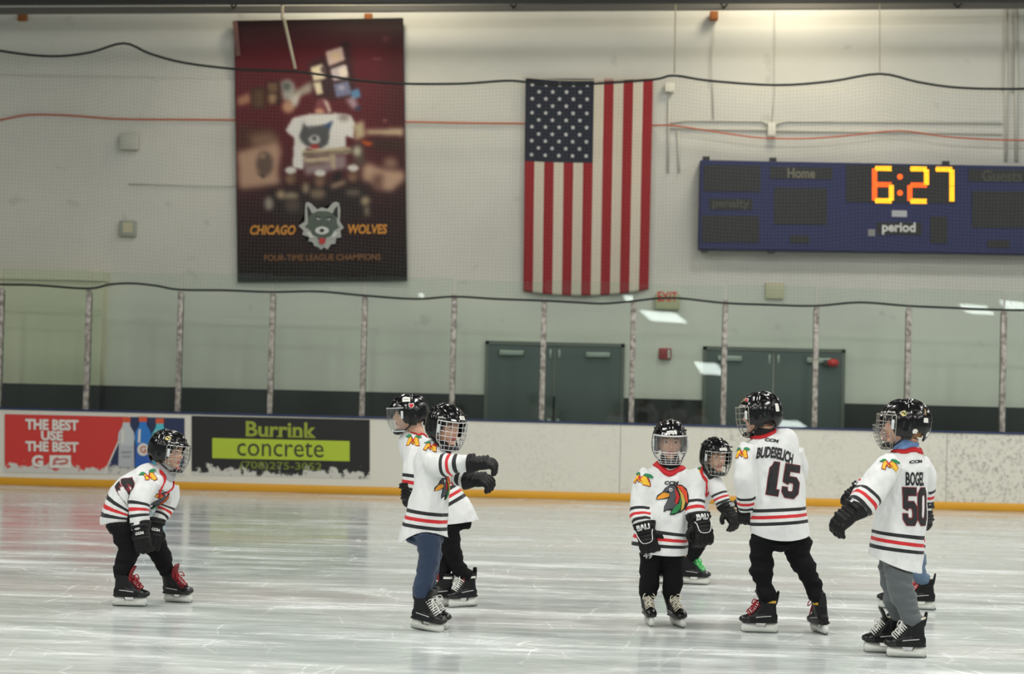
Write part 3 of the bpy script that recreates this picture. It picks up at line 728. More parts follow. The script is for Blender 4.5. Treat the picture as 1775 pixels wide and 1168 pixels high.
flat('lettering', [ftext('(708)275-3052', 487, 809, 142, 17, M_OLIVE, bold=.015)], YB-.012, ad2)

# ---- glass
def glass_material():
    m = bpy.data.materials.new('rink_glass'); m.use_nodes = True; nt = m.node_tree
    for n in list(nt.nodes):
        if n.type != 'OUTPUT_MATERIAL': nt.nodes.remove(n)
    out = [n for n in nt.nodes if n.type == 'OUTPUT_MATERIAL'][0]
    tr = nd(nt, 'ShaderNodeBsdfTransparent'); tr.inputs[0].default_value = (.90, .975, .935, 1)
    gl = nd(nt, 'ShaderNodeBsdfGlossy'); gl.inputs['Roughness'].default_value = .012; gl.inputs[0].default_value = (1, 1, 1, 1)
    df = nd(nt, 'ShaderNodeBsdfDiffuse'); df.inputs[0].default_value = (*L3(190, 205, 194), 1)
    lw = nd(nt, 'ShaderNodeFresnel'); lw.inputs[0].default_value = 1.5
    mul = nd(nt, 'ShaderNodeMath', operation='MULTIPLY'); mul.inputs[1].default_value = 1.0; nt.links.new(lw.outputs[0], mul.inputs[0])
    g = nd(nt, 'ShaderNodeNewGeometry'); n1 = nd(nt, 'ShaderNodeTexNoise', i_Scale=1.3, i_Detail=6.0); nt.links.new(g.outputs['Position'], n1.inputs['Vector'])
    r = ramp(nt, [(.35, .0), (.75, .02)]); nt.links.new(n1.outputs[0], r.inputs[0])
    a = nd(nt, 'ShaderNodeMixShader'); b = nd(nt, 'ShaderNodeMixShader')
    nt.links.new(mul.outputs[0], a.inputs[0]); nt.links.new(tr.outputs[0], a.inputs[1]); nt.links.new(gl.outputs[0], a.inputs[2])
    nt.links.new(r.outputs[0], b.inputs[0]); nt.links.new(a.outputs[0], b.inputs[1]); nt.links.new(df.outputs[0], b.inputs[2])
    nt.links.new(b.outputs[0], out.inputs[0])
    return m
def clear_material(name):
    m = bpy.data.materials.new(name); m.use_nodes = True; nt = m.node_tree
    nt.nodes.remove(nt.nodes['Principled BSDF']); t = nd(nt, 'ShaderNodeBsdfTransparent'); t.inputs[0].default_value = (.985, .99, .985, 1)
    nt.links.new(t.outputs[0], [n for n in nt.nodes if n.type == 'OUTPUT_MATERIAL'][0].inputs[0]); return m
M_GBACK = clear_material('rink_glass_rear')
M_GLASS = glass_material(); M_GEDGE = mat('glass_edge', (130, 160, 146), .2)
def post_material():
    m = bpy.data.materials.new('worn_aluminium'); m.use_nodes = True; nt = m.node_tree; b = nt.nodes['Principled BSDF']
    g = nd(nt, 'ShaderNodeNewGeometry'); n1 = nd(nt, 'ShaderNodeTexNoise', i_Scale=14.0, i_Detail=4.0); nt.links.new(g.outputs['Position'], n1.inputs['Vector'])
    r = ramp(nt, [(.36, L3(120, 112, 106)), (.6, L3(186, 180, 172))]); nt.links.new(n1.outputs[0], r.inputs[0]); nt.links.new(r.outputs[0], b.inputs['Base Color'])
    b.inputs['Metallic'].default_value = .35; b.inputs['Roughness'].default_value = .5; return m
M_POST = post_material()
YG = YB+.07
PX = [0, 152, 311, 470.5, 630, 785, 941, 1096, 1255, 1413, 1573, 1738]   # seen along the cap rail / mid-height
xs = [P(px, 610+px*SL, YG).x for px in PX]
GZ = ztop+1.90
plabels = ['glass post at the far left edge of the picture', 'glass post above the red part of the drinks advert', 'glass post above the gap between the two adverts', 'glass post above the lime green concrete advert',
           'glass post above the right end of the concrete advert', 'glass post left of the gray doors below the flag', 'glass post crossing the doors below the flag', 'glass post just right of the doors below the flag',
           'glass post crossing the left leaf of the doors below the scoreboard', 'glass post crossing the right leaf of the doors below the scoreboard', 'glass post rising behind the helmet of the skater numbered 50', 'glass post farthest right']
for i, x in enumerate(xs):
    rt = mk('glass_post', *bevbox((x-.036, YG-.05, ztop+.0145), (x+.036, YG-.01, ztop+1.64+(.05 if i in (5, 8) else 0)), .008), M_POST)
    tag(rt, 'worn aluminium '+plabels[i], 'post', 'glass posts on the boards')
    mk('post_channel', *bevbox((x-.036, YG+.012, ztop+.0145), (x+.036, YG+.05, ztop+1.61), .008), M_POST, rt)
glabels = ['leftmost full glass pane in front of the beige boxed-in wall', 'second glass pane from the left above the drinks advert bottles', 'glass pane above the lime bar, left of the advert middle', 'glass pane above the right half of the concrete advert',
           'glass pane just right of the concrete advert, above two helmets', 'glass pane in front of the left leaf of the doors below the flag', 'glass pane in front of the right leaf of the doors below the flag', 'glass pane in front of the red fire alarm box',
           'glass pane in front of the middle of the doors below the scoreboard', 'glass pane in front of the red alarm horn', 'glass pane right of the skater numbered 50, before bare wall', 'glass pane cut off by the right picture edge']
tilt = [0, .0, .0, .0, .002, .0, .0, .0, 0, 0, 0, 0]
ends = xs+[xs[-1]+1.25]
for i in range(len(ends)-1):
    x0, x1 = ends[i]+.014, ends[i+1]-.014
    V, Fc = box((x0, YG-.008, ztop+.016), (x1, YG+.008, GZ-.02*(i % 2)))
    t = tilt[i]
    V = [(x, y+(z-ztop)*t, z) for x, y, z in V]
    o = mk('glass_shield', V, Fc, [M_GLASS, M_GEDGE, M_GBACK], mi=[1, 1, 0, 1, 2, 1], smooth=False)
    tag(o, 'clear greenish '+glabels[i], 'glass pane', 'glass panes on the boards')
# ---- net and its ropes
YN = YB+.02
ropeT = [(-560, 100), (-420, 64), (-300, 92), (-210, 98), (-110, 70), (0, 88), (60, 96), (110, 97), (160, 90), (215, 75), (260, 93), (320, 109), (410, 120), (460, 122), (513, 124), (560, 130), (620, 139), (700, 145), (800, 145), (875, 140), (910, 142), (960, 146), (1031, 145), (1132, 138), (1168, 131), (1230, 140), (1345, 147.5), (1440, 141), (1525, 128), (1590, 142), (1650, 151), (1720, 154), (1800, 152), (1880, 134), (2000, 152), (2120, 156), (2240, 140)]
ropeB = [(-560, 481), (-420, 484), (-300, 490), (-150, 487), (-70, 490), (0, 493), (60, 494), (152, 500), (190, 493), (228, 491), (270, 495), (311, 502), (390, 503), (470, 506), (550, 505), (630, 512), (720, 518), (787, 514), (860, 518), (941, 521), (1000, 524), (1045, 526), (1096, 522), (1140, 517), (1180, 517), (1255, 525), (1330, 528), (1413, 530), (1490, 524), (1573, 530), (1640, 533), (1738, 537), (1810, 538), (1900, 543), (2060, 543), (2240, 552)]
net = empty('safety_net', P(887, 520, YN)); tag(net, 'fine see-through safety net hung above the glass', 'net')
M_ROPE = mat('black_rope', (30, 34, 32), .7); M_NET = mat('net_twine', (100, 102, 94), .8)
V, Fc = wire([P(x, y, YN) for x, y in ropeT], .017, 8, 4); mk('top_rope', V, Fc, M_ROPE, net)
V, Fc = wire([P(x, y, YN-.075) for x, y in ropeB], .015, 8, 4); mk('bottom_rope', V, Fc, M_ROPE, net)
tp = np.array([tuple(P(x, y, YN)) for x, y in ropeT]); bp = np.array([tuple(P(x, y, YN-.05)) for x, y in ropeB])
V = []; Fc = []
gx = np.arange(tp[0, 0], tp[-1, 0], .048); nr = 62
zt = np.interp(gx, tp[:, 0], tp[:, 2]); zb_ = np.interp(gx, bp[:, 0], bp[:, 2]); rr = .0009
def ribbon(pts, hor):
    n0 = len(V)
    for p in pts:
        for k in range(3):
            a = 2*math.pi*k/3
            V.append((p[0]+(0 if hor else rr*math.cos(a)), p[1]+rr*math.sin(a), p[2]+(rr*math.cos(a) if hor else 0)))
    for i in range(len(pts)-1):
        for k in range(3):
            q = (n0+i*3+k, n0+i*3+(k+1) % 3, n0+i*3+3+(k+1) % 3, n0+i*3+3+k)
            Fc.append(q if hor else q[::-1])
def npt(i, t):
    # the twine hangs from the rope: rows follow the rope near the top and level out lower down
    return (gx[i]+.006*math.sin(t*9+gx[i]*2), YN-.05*t+.02*math.sin(gx[i]*1.7)*math.sin(math.pi*t), zt[i]*(1-t)+zb_[i]*t)
for i in range(len(gx)): ribbon([npt(i, t) for t in np.linspace(0, 1, 13)], False)
for j in range(1, nr): ribbon([npt(i, j/nr) for i in range(0, len(gx), 2)], True)
o = mk('net_mesh', V, Fc, M_NET, net, smooth=False); o['kind'] = 'stuff'
M_CORD = mat('pale_cord', (186, 174, 150), .7)
for pts, r, lab in (([(489, 33), (492, 36), (512, 123)], .022, 'pale slanting strap holding up the net rope in front of the banner'),
                    ([(1171, 10), (1169, 131)], .010, 'pale thin cord holding up the net rope right of the flag'),
                    ([(1525, 10), (1525, 128)], .007, 'pale thin cord holding up the net rope above the lit digits')):
    pp = [P(x, y-(4 if k_ else 0), YN-.012) for k_, (x, y) in enumerate(pts)]; pp.insert(0, Vector((pp[0].x-.02, pp[0].y, 8.3)))
    V, Fc = wire(pp, r, 8); tag(mk('hanging_cord', V, Fc, M_CORD), lab, 'cord')
# ---- lit lobby on the camera's side, seen only as reflections in the glass
M_LOBBYC = mat('lobby_ceiling', (120, 118, 112), .8)
M_TROF = mat('ceiling_lamp_diffuser', (230, 230, 225), .5, emit=(240, 255, 248), es=16)
def mirrored(px, py, depth):
    d = ray(px, py); t = (2*YG-depth)/d.y      # where the sight line, mirrored in the glass, meets that depth
    return Vector((d.x*t, depth, HC+d.z*t))
for (px, py, wp, hp, dep) in ((1150, 549, 62, 17, -24), (1230, 639, 40, 20, -12), (1692, 536, 46, 15, -22), (1760, 531, 42, 17, -22), (1091, 518, 17, 12, -20), (730, 503, 9, 6, -20), (1368, 735, 50, 13, -22)):
    c = mirrored(px, py, dep); k = (2*YG-dep)/F; w2, h2 = wp*k/2, hp*k/2; sh_ = w2*.35
    V = [(c.x+x*w2-z*sh_, c.y+y*.04, c.z+z*h2-x*w2*.05) for y in (-1, 1) for x, z in ((-1, -1), (1, -1), (1, 1), (-1, 1))]
    o = mk('lobby_lamp', V, [(0, 1, 2, 3), (7, 6, 5, 4), (0, 4, 5, 1), (1, 5, 6, 2), (2, 6, 7, 3), (3, 7, 4, 0)], M_TROF, smooth=False)
    tag(o, 'lamp panel reflected in the glass '+{1150: 'just below the exit sign', 1230: 'at the left edge of the right doors', 1692: 'far right, second from the picture edge', 1760: 'at the right picture edge', 1091: 'under the lower right corner of the flag', 730: 'near the lower right corner of the dark banner', 1368: 'low behind the helmet of the skater numbered 15'}[px], 'lamp', 'lobby lamps reflected in the glass')

# ================================================================= the skaters
M_SKIN = mat('skin', (208, 164, 140), .5, sss=.12); M_LIP = mat('lips', (176, 96, 88), .45); M_EYEW = mat('eye_white', (186, 176, 168), .25); M_IRIS = mat('iris_dark', (52, 38, 30), .2)
M_BROW = mat('eyebrow', (84, 60, 44), .8)
HAIRS = dict(blond=mat('hair_blond', (150, 112, 70), .7, bump=.5, bscale=60), brown=mat('hair_brown', (74, 52, 38), .7, bump=.5, bscale=60), dark=mat('hair_dark', (40, 30, 26), .7, bump=.5, bscale=60))
M_HELM = mat('helmet_black', (13, 13, 14), .17, spec=.5); M_HELMM = mat('helmet_vent', (10, 10, 10), .6); M_FOAM = mat('ear_foam', (44, 46, 46), .7)
M_STRAP = mat('black_strap', (20, 20, 20), .6); M_LABEL = mat('white_label', (218, 216, 208), .5); M_CLIP = mat('clear_clip', (200, 204, 204), .25)
M_CAGE = dict(white=mat('cage_white', (204, 204, 204), .35, metal=.2), chrome=mat('cage_chrome', (176, 176, 172), .25, metal=.9), grey=mat('cage_grey', (150, 146, 138), .4, metal=.3))
M_BLK = mat('print_black', (26, 26, 28), .7); M_DRED = mat('print_dark_red', (128, 22, 34), .7); M_RED_ = mat('print_red', (196, 34, 38), .7)
M_YEL = mat('patch_yellow', (232, 182, 44), .7); M_GRN = mat('patch_green', (24, 122, 74), .7); M_MAR = mat('patch_maroon', (150, 40, 30), .7)
M_COLL = mat('collar_red', (192, 28, 36), .75); M_GLOVE = mat('glove_black', (9, 9, 10), .55, spec=.3, bump=.25, bscale=120); M_GLOVR = mat('glove_red', (140, 24, 34), .5); M_PRW = mat('glove_print', (214, 214, 212), .5)
M_BOOT = mat('skate_boot_black', (13, 14, 15), .45, spec=.3, bump=.15, bscale=90); M_TOE = mat('toe_cap_black', (11, 12, 12), .25)
M_HOLD = mat('blade_holder_white', (214, 216, 208), .35); M_BLADE = mat('blade_steel', (150, 154, 152), .2, metal=.9)
def visor_mat():
    m = bpy.data.materials.new('clear_visor'); m.use_nodes = True; nt = m.node_tree
    for n in list(nt.nodes):
        if n.type != 'OUTPUT_MATERIAL': nt.nodes.remove(n)
    out = [n for n in nt.nodes if n.type == 'OUTPUT_MATERIAL'][0]
    tr = nd(nt, 'ShaderNodeBsdfTransparent'); tr.inputs[0].default_value = (.88, .90, .90, 1)
    gl = nd(nt, 'ShaderNodeBsdfGlossy'); gl.inputs['Roughness'].default_value = .04
    lw = nd(nt, 'ShaderNodeLayerWeight'); lw.inputs[0].default_value = .35
    r = ramp(nt, [(0, .06), (1, .7)]); nt.links.new(lw.outputs['Facing'], r.inputs[0])
    a = nd(nt, 'ShaderNodeMixShader'); nt.links.new(r.outputs[0], a.inputs[0]); nt.links.new(tr.outputs[0], a.inputs[1]); nt.links.new(gl.outputs[0], a.inputs[2])
    nt.links.new(a.outputs[0], out.inputs[0]); return m
M_VISOR = visor_mat()
def cloth(name, rgb, rough=.8, fine=350, strength=.2):
    return mat(name, rgb, rough, bump=strength, bscale=fine, sheen=.15)
def jersey_material():
    m = bpy.data.materials.new('striped_jersey_cloth'); m.use_nodes = True; nt = m.node_tree; b = nt.nodes['Principled BSDF']
    a = nd(nt, 'ShaderNodeAttribute', attribute_name='stripe')
    mr = nd(nt, 'ShaderNodeMapRange'); mr.inputs[1].default_value = -.5; mr.inputs[2].default_value = 3.0; nt.links.new(a.outputs['Fac'], mr.inputs[0])
    W = L3(216, 217, 216); K = L3(26, 27, 30); Rr = L3(198, 34, 40)
    r = ramp(nt, [(0, W), (.1429, K), (.2857, W), (.4286, Rr), (.5714, W), (.7143, K), (.8571, W)], 'CONSTANT')
    nt.links.new(mr.outputs[0], r.inputs[0]); nt.links.new(r.outputs[0], b.inputs['Base Color'])
    b.inputs['Roughness'].default_value = .75; b.inputs['Sheen Weight'].default_value = .1
    tc = nd(nt, 'ShaderNodeTexCoord'); n1 = nd(nt, 'ShaderNodeTexNoise', i_Scale=9.0, i_Detail=5.0); bu = nd(nt, 'ShaderNodeBump'); bu.inputs['Strength'].default_value = .35; bu.inputs['Distance'].default_value = .03
    nt.links.new(tc.outputs['Object'], n1.inputs['Vector']); nt.links.new(n1.outputs[0], bu.inputs['Height']); nt.links.new(bu.outputs[0], b.inputs['Normal'])
    return m
M_JER = jersey_material()

# ---- shared shapes in their own frames -----------------------------------------------------------
def head_parts():
    """a child's head, face towards +X, z up, origin at the middle"""
    V, Fc = ellipsoid((0, 0, 0), (1, 1, 1), 40, 28)
    out = []
    for v in V:
        x, y, z = v.x*.090, v.y*.072, v.z*.106
        if z < 0:
            q = -z/.106
            y *= 1-.34*q**1.6
            if x < 0: x *= 1-.45*q
            else: x *= 1-.10*q**2
            x += .008*q
        if x > 0:
            for sy in (-1, 1):
                d = ((y-sy*.030)/.016)**2+((z-.010)/.012)**2; x -= .0085*math.exp(-d)      # eye sockets
                d = ((y-sy*.034)/.02)**2+((z+.028)/.02)**2; x += .0045*math.exp(-d)         # cheeks
            x += .004*math.exp(-((z-.030)/.012)**2)*(1 if abs(y) < .05 else 0)               # brow
        out.append((x, y, z))
    P_ = [(out, Fc)]
    P_.append(tube([(.084, 0, .018, .006, .008), (.094, 0, -.004, .008, .009), (.101, 0, -.020, .011, .010), (.092, 0, -.030, .009, .008)], (1, 0, 0), 12, 4))
    for sy in (-1, 1): P_.append(ellipsoid((.095, sy*.010, -.025), (.009, .007, .007), 10, 6))
    P_.append(ellipsoid((.084, 0, -.049), (.012, .022, .0062), 12, 6)); P_.append(ellipsoid((.082, 0, -.059), (.012, .018, .0068), 12, 6))
    P_.append(ellipsoid((.070, 0, -.086), (.021, .024, .018), 14, 8))
    for sy in (-1, 1):
        P_.append(ellipsoid((-.008, sy*.074, -.006), (.019, .009, .030), 12, 8)); P_.append(ellipsoid((-.002, sy*.073, -.030), (.010, .007, .012), 10, 6))
    return P_
HEADP = head_parts()
def helmet_grid():
    """two-part hockey helmet shell around the head"""
    na, ns = 72, 26; V = []; Fc = []
    a_, b_, c_ = .132, .108, .138
    for j in range(ns+1):
        for i in range(na):
            az = 2*math.pi*i/na; d = abs((math.degrees(az)+180) % 360-180)
            zl = .050 if d < 48 else (.050-.105*min(1, (d-48)/24) if d < 105 else (-.055+.025*min(1, (d-105)/20) if d < 140 else -.030-.045*min(1, (d-140)/25)))
            s = j/ns; z = zl+(c_-zl)*math.cos(s*math.pi/2)
            k = max(0, 1-(max(z, 0)/c_)**2.35)**(1/2.35) if z > 0 else 1-.9*(z/.14)**2*(1.0 if d > 120 else .4)
            x = a_*k*math.cos(az); y = b_*k*math.sin(az)
            n = Vector((x/a_**2, y/b_**2, max(z, 0)/c_**2+1e-5)).normalized()
            h = .006*math.exp(-((abs(y)-.0)/.020)**4)*(1 if z > .03 else 0)          # raised middle
            h += .005*math.exp(-((abs(y)-.062)/.012)**2)*(1 if z > .045 else .3)      # side ridges
            h -= .006*math.exp(-((x+.012)/.006)**2)*(1 if z > -.01 else 0)            # joint between front and rear shell
            h += .004*(x < -.012)
            if d < 52 and s > .86: h += .008*(s-.86)/.14                               # brim
            V.append((x+n.x*h, y+n.y*h, z+n.z*h))
    for j in range(ns):
        for i in range(na):
            q = (j*na+i, (j+1)*na+i, (j+1)*na+(i+1) % na, j*na+(i+1) % na)
            Fc.append(q if j else (q[0], q[1], q[2]))
    return V, Fc
HELM = helmet_grid()
def vents():
    P_ = []
    for sy in (-1, 1):
        for x, z, L in ((.055, .122, .018), (.012, .136, .018), (-.045, .130, .02), (-.085, .105, .016)):
            P_.append(ellipsoid((x, sy*.034, z), (L, .006, .008), 10, 6))
        for x, z in ((.075, .085), (-.06, .085)): P_.append(ellipsoid((x*.9, sy*.088, z), (.016, .01, .006), 10, 6))
    return P_
VENT = vents()
def cpt(az, z, off=0):
    k = 1-.34*max(0, (-z-.02)/.11)**1.7
    a = R(az); return ((.128+off)*math.cos(a)*k+.022, (.104+off)*math.sin(a)*k, z)
def cage_mesh(fine, zt=.052, zb=-.122, r=.0021):
    P_ = []; zs = np.linspace(zt, zb, 7 if fine else 6)
    am = 82
    for z in zs: P_.append(wire([cpt(a, z) for a in np.linspace(-am*(1 if z > -.07 else .8), am*(1 if z > -.07 else .8), 25)], r, 5))
    for a in np.linspace(-72, 72, 9 if fine else 7): P_.append(wire([cpt(a, z) for z in np.linspace(zt, zb, 14)], r, 5))
    for s in (-1, 1): P_.append(wire([cpt(s*am, z) for z in np.linspace(zt, -.07, 8)]+[cpt(s*am*.8, -.098), cpt(s*am*.8, zb)], r*1.4, 6))
    P_.append(wire([cpt(a, zt) for a in np.linspace(-am, am, 25)], r*1.6, 6)); P_.append(wire([cpt(a, zb) for a in np.linspace(-am*.8, am*.8, 25)], r*1.6, 6))
    return join(*P_)
def visor_mesh(zt, zb):
    V = []; Fc = []; na, nz = 25, 9
    for j in range(nz+1):
        z = zt+(zb-zt)*j/nz
        for i in range(na+1): V.append(cpt(-80+160*i/na, z, .001))
    for j in range(nz):
        for i in range(na):
            a = j*(na+1)+i; Fc.append((a, a+na+1, a+na+2, a+1))
    return V, Fc
def skate_shapes():
    Lr = (0, 1, 0)
    boot = [tube([(-.104, 0, .112, .030, .028), (-.075, 0, .104, .042, .037), (-.02, 0, .100, .040, .040), (.05, 0, .096, .036, .043), (.10, 0, .089, .029, .042), (.138, 0, .083, .021, .034), (.152, 0, .081, .012, .02)], Lr, 22, 4, 2.4),
            tube([(-.060, 0, .085, .046, .036), (-.052, 0, .13, .052, .040), (-.048, 0, .18, .052, .045), (-.050, 0, .225, .050, .047), (-.052, 0, .243, .049, .047)], Lr, 22, 4, 2.4, .1),
            tube([(.05, 0, .105, .03, .036), (.012, 0, .15, .03, .036), (-.012, 0, .205, .03, .036)], Lr, 16, 4, 2.4),
            tube([(-.094, 0, .20, .012, .034), (-.104, 0, .245, .010, .031), (-.112, 0, .288, .008, .024)], Lr, 14, 4, 2.4),
            tube([(-.11, 0, .070, .010, .034), (.0, 0, .066, .010, .036), (.14, 0, .066, .010, .036)], Lr, 14, 3, 3)]
    BV, BF, _ = fuse(boot, .0055, 3)
    tongue = tube([(.018, 0, .165, .010, .030), (.016, 0, .22, .010, .036), (.034, 0, .262, .011, .037), (.050, 0, .285, .009, .030)], Lr, 14, 4, 2.6)
    toe = tube([(.088, 0, .085, .034, .044), (.118, 0, .083, .029, .042), (.145, 0, .081, .021, .034), (.1575, 0, .079, .012, .020)], Lr, 18, 4, 2.4)
    hp = [(-.100, .086), (-.042, .086), (-.028, .046), (.030, .044), (.050, .084), (.130, .080), (.142, .044), (.136, .014), (-.108, .014), (-.120, .034)]
    def extr(pts, w):
        n = len(pts); V = [(x, -w, z) for x, z in pts]+[(x, w, z) for x, z in pts]
        bm = bmesh.new(); vs = [bm.verts.new(v) for v in V]
        bm.faces.new(vs[:n]); bm.faces.new(vs[n:][::-1])
        for i in range(n): bm.faces.new((vs[i], vs[n+i], vs[n+(i+1) % n], vs[(i+1) % n]))
        bmesh.ops.recalc_face_normals(bm, faces=bm.faces[:])
        return from_bm(bm)
    hold = extr(hp, .016)
    blade = extr([(-.120, .020), (.142, .020), (.148, .013), (.138, .004), (.11, 0), (-.10, 0), (-.120, .005)], .0028)
    lc = []
    p0, p1 = Vector((.098, 0, .122)), Vector((.022, 0, .205))
    for i in range(7):
        a = p0.lerp(p1, i/7); b = p0.lerp(p1, (i+1)/7); s = 1 if i % 2 else -1
        up = Vector((.012, 0, .008))
        lc.append(wire([a+Vector((-.012, -s*.034, -.012)), a+up+Vector((0, -s*.012, .004)), b+up+Vector((0, s*.012, .004)), b+Vector((-.012, s*.034, -.012))], .0042, 5, 3))
        lc.append(wire([a+Vector((-.012, s*.034, -.012)), a+up+Vector((0, 0, .006)), a+Vector((-.012, -s*.034, -.012))], .0038, 5, 3))
    for s in (-1, 1):
        lc.append(wire([p1+Vector((.012, 0, .01)), p1+Vector((.035, s*.03, .015)), p1+Vector((.045, s*.045, -.02)), p1+Vector((.03, s*.02, -.005))], .004, 5, 4))
        lc.append(wire([p1+Vector((.012, 0, .008)), p1+Vector((.04, s*.018, -.03)), p1+Vector((.05, s*.028, -.065))], .004, 5, 4))
    lace = join(*lc)
    rim = wire([(-.052+.052*math.cos(a), .048*math.sin(a), .240-.012*math.cos(a)) for a in np.linspace(0, 2*math.pi, 20)[:-1]], .0075, 8, 1, True)
    ank = tube([(-.050, 0, .205, .0535, .0485), (-.050, 0, .222, .0525, .049)], Lr, 22, 2, 2.4, 0)
    stripe = join(*[wire([(-.06, s*.0415, .112), (0, s*.043, .106), (.05, s*.0455, .100)], .0035, 5, 4) for s in (-1, 1)])
    up_ = lambda sh: ([(v[0], v[1], v[2]+.014) for v in sh[0]], sh[1])
    BV = BV+np.array([0, 0, .014]); tongue, toe, lace, rim, ank, stripe = map(up_, (tongue, toe, lace, rim, ank, stripe))
    return dict(boot=(BV, BF), tongue=tongue, toe=toe, hold=hold, blade=blade, lace=lace, rim=rim, ank=ank, stripe=stripe)
SK = skate_shapes()
def glove_shape(curl):
    """left-right symmetric padded glove: fingers along +X, back of the hand +Z, thumb on +Y"""
    P_ = [tube([(-.068, 0, .004, .066, .050), (-.045, 0, .002, .062, .047), (-.01, 0, 0, .052, .038), (.02, 0, 0, .048, .030)], (0, 0, 1), 20, 4, 3),
          tube([(.005, 0, -.004, .044, .026), (.05, 0, -.002, .052, .027), (.10, 0, -.002, .052, .024)], (0, 0, 1), 20, 4, 3)]
    for x in (.012, .043, .074): P_.append(tube([(x, -.046, .018, .0135, .014), (x, 0, .025, .0145, .015), (x, .046, .018, .0135, .014)], (0, 0, 1), 12, 3, 2.6))
    for x in (-.055, -.028): P_.append(tube([(x, -.052, .034, .013, .012), (x, 0, .046, .014, .013), (x, .052, .034, .013, .012)], (0, 0, 1), 12, 3, 2.6))
    for k, (y, ln) in enumerate(((-.039, .84), (-.013, 1.0), (.013, 1.04), (.039, .95))):
        p = Vector((.100, y, .004)); ang = 0; rows = [(p.x-.02, y, .002, .0150, .0165)]
        for L, c in ((.036*ln, curl*.75), (.030*ln, curl), (.024*ln, curl*.8)):
            ang += c; q = p+Vector((math.cos(ang)*L, (y*.06)*1, -math.sin(ang)*L))
            mid = p.lerp(q, .5)
            rows += [(mid.x, mid.y, mid.z, .0150, .0170), (q.x, q.y, q.z, .0118, .0130)]
            p = q
        P_.append(tube(rows, (0, 0, 1), 10, 2, 2.4, .8))
    P_.append(tube([(.010, .036, -.012, .022, .020), (.038, .062, -.022, .020, .019), (.062, .070, -.034, .018, .017), (.088, .062, -.046, .014, .014)], (0, 0, 1), 12, 3, 2.4, .8))
    V, Fc, N = fuse(P_, .0046, 1)
    return V, Fc
GLV = {}
def glove_for(curl):
    if curl not in GLV: GLV[curl] = glove_shape(curl)
    return GLV[curl]

# ---- decals laid on a surface ---------------------------------------------------------------------
def conform(name, layers, bvh, c, n, up, parent, base=.0036, step=.0010, grid=.006, reach=.30, other=None):
    """layers: (2D verts in metres around 0, faces, material), dropped on the surface along -n"""
    n = Vector(n).normalized(); up = Vector(up); up = (up-n*up.dot(n)).normalized(); rt = up.cross(n)
    V = []; Fc = []; mi = []; ms = []
    for k, (v2, f, m) in enumerate(layers):
        bm = bmesh.new(); vs = [bm.verts.new((x, y, 0)) for x, y in v2]
        for q in f:
            try: bm.faces.new([vs[i] for i in q])
            except ValueError: pass
        xs_, ys_ = [v[0] for v in v2], [v[1] for v in v2]
        for ax, lo, hi in ((0, min(xs_), max(xs_)), (1, min(ys_), max(ys_))):
            for t in np.arange(math.floor(lo/grid)*grid, hi, grid):
                co = [0, 0, 0]; no = [0, 0, 0]; co[ax] = t; no[ax] = 1
                bmesh.ops.bisect_plane(bm, geom=bm.verts[:]+bm.edges[:]+bm.faces[:], plane_co=co, plane_no=no)
        v2b, fb = from_bm(bm); n0 = len(V); ok = []
        for x, y, _ in v2b:
            o = c + rt*x + up*y
            hit = bvh.ray_cast(o+n*.16, -n, reach)
            if hit[0] is None and other is not None: hit = other.ray_cast(o+n*.16, -n, reach)
            if hit[0] is None: V.append(tuple(o)); ok.append(False); continue
            nr = hit[1] if hit[1].dot(n) > 0 else -hit[1]
            V.append(tuple(hit[0]+nr*(base*.5)+n*(base*.5+step*k))); ok.append(True)
        if m not in ms: ms.append(m)
        for q in fb:
            if all(ok[i] for i in q):
                a, b, d = (Vector(V[n0+i]) for i in q[:3])
                if (b-a).length > .05 or (d-b).length > .05: continue
                if (b-a).cross(d-a).dot(n) < 0: q = q[::-1]
                Fc.append([i+n0 for i in q]); mi.append(ms.index(m))
    if not Fc: return None
    used = sorted({i for q in Fc for i in q}); rm = {i: k for k, i in enumerate(used)}
    return mk(name, [V[i] for i in used], [[rm[i] for i in q] for q in Fc], ms, parent, mi=mi)
def sc2(pts, m, s, dx=0, dy=0):
    v, f = poly2d(pts); return [(x*s+dx, y*s+dy) for x, y in v], f, m
def tx2(body, wd_, ht, m, bold=0, shear=0, spacing=1, dx=0, dy=0):
    v, f = text2d(body, bold, shear, spacing); return [(x*wd_+dx, y*ht+dy) for x, y in v], f, m
def cz(pts): return [((x-428)/140, (683-y)/140) for x, y in pts]
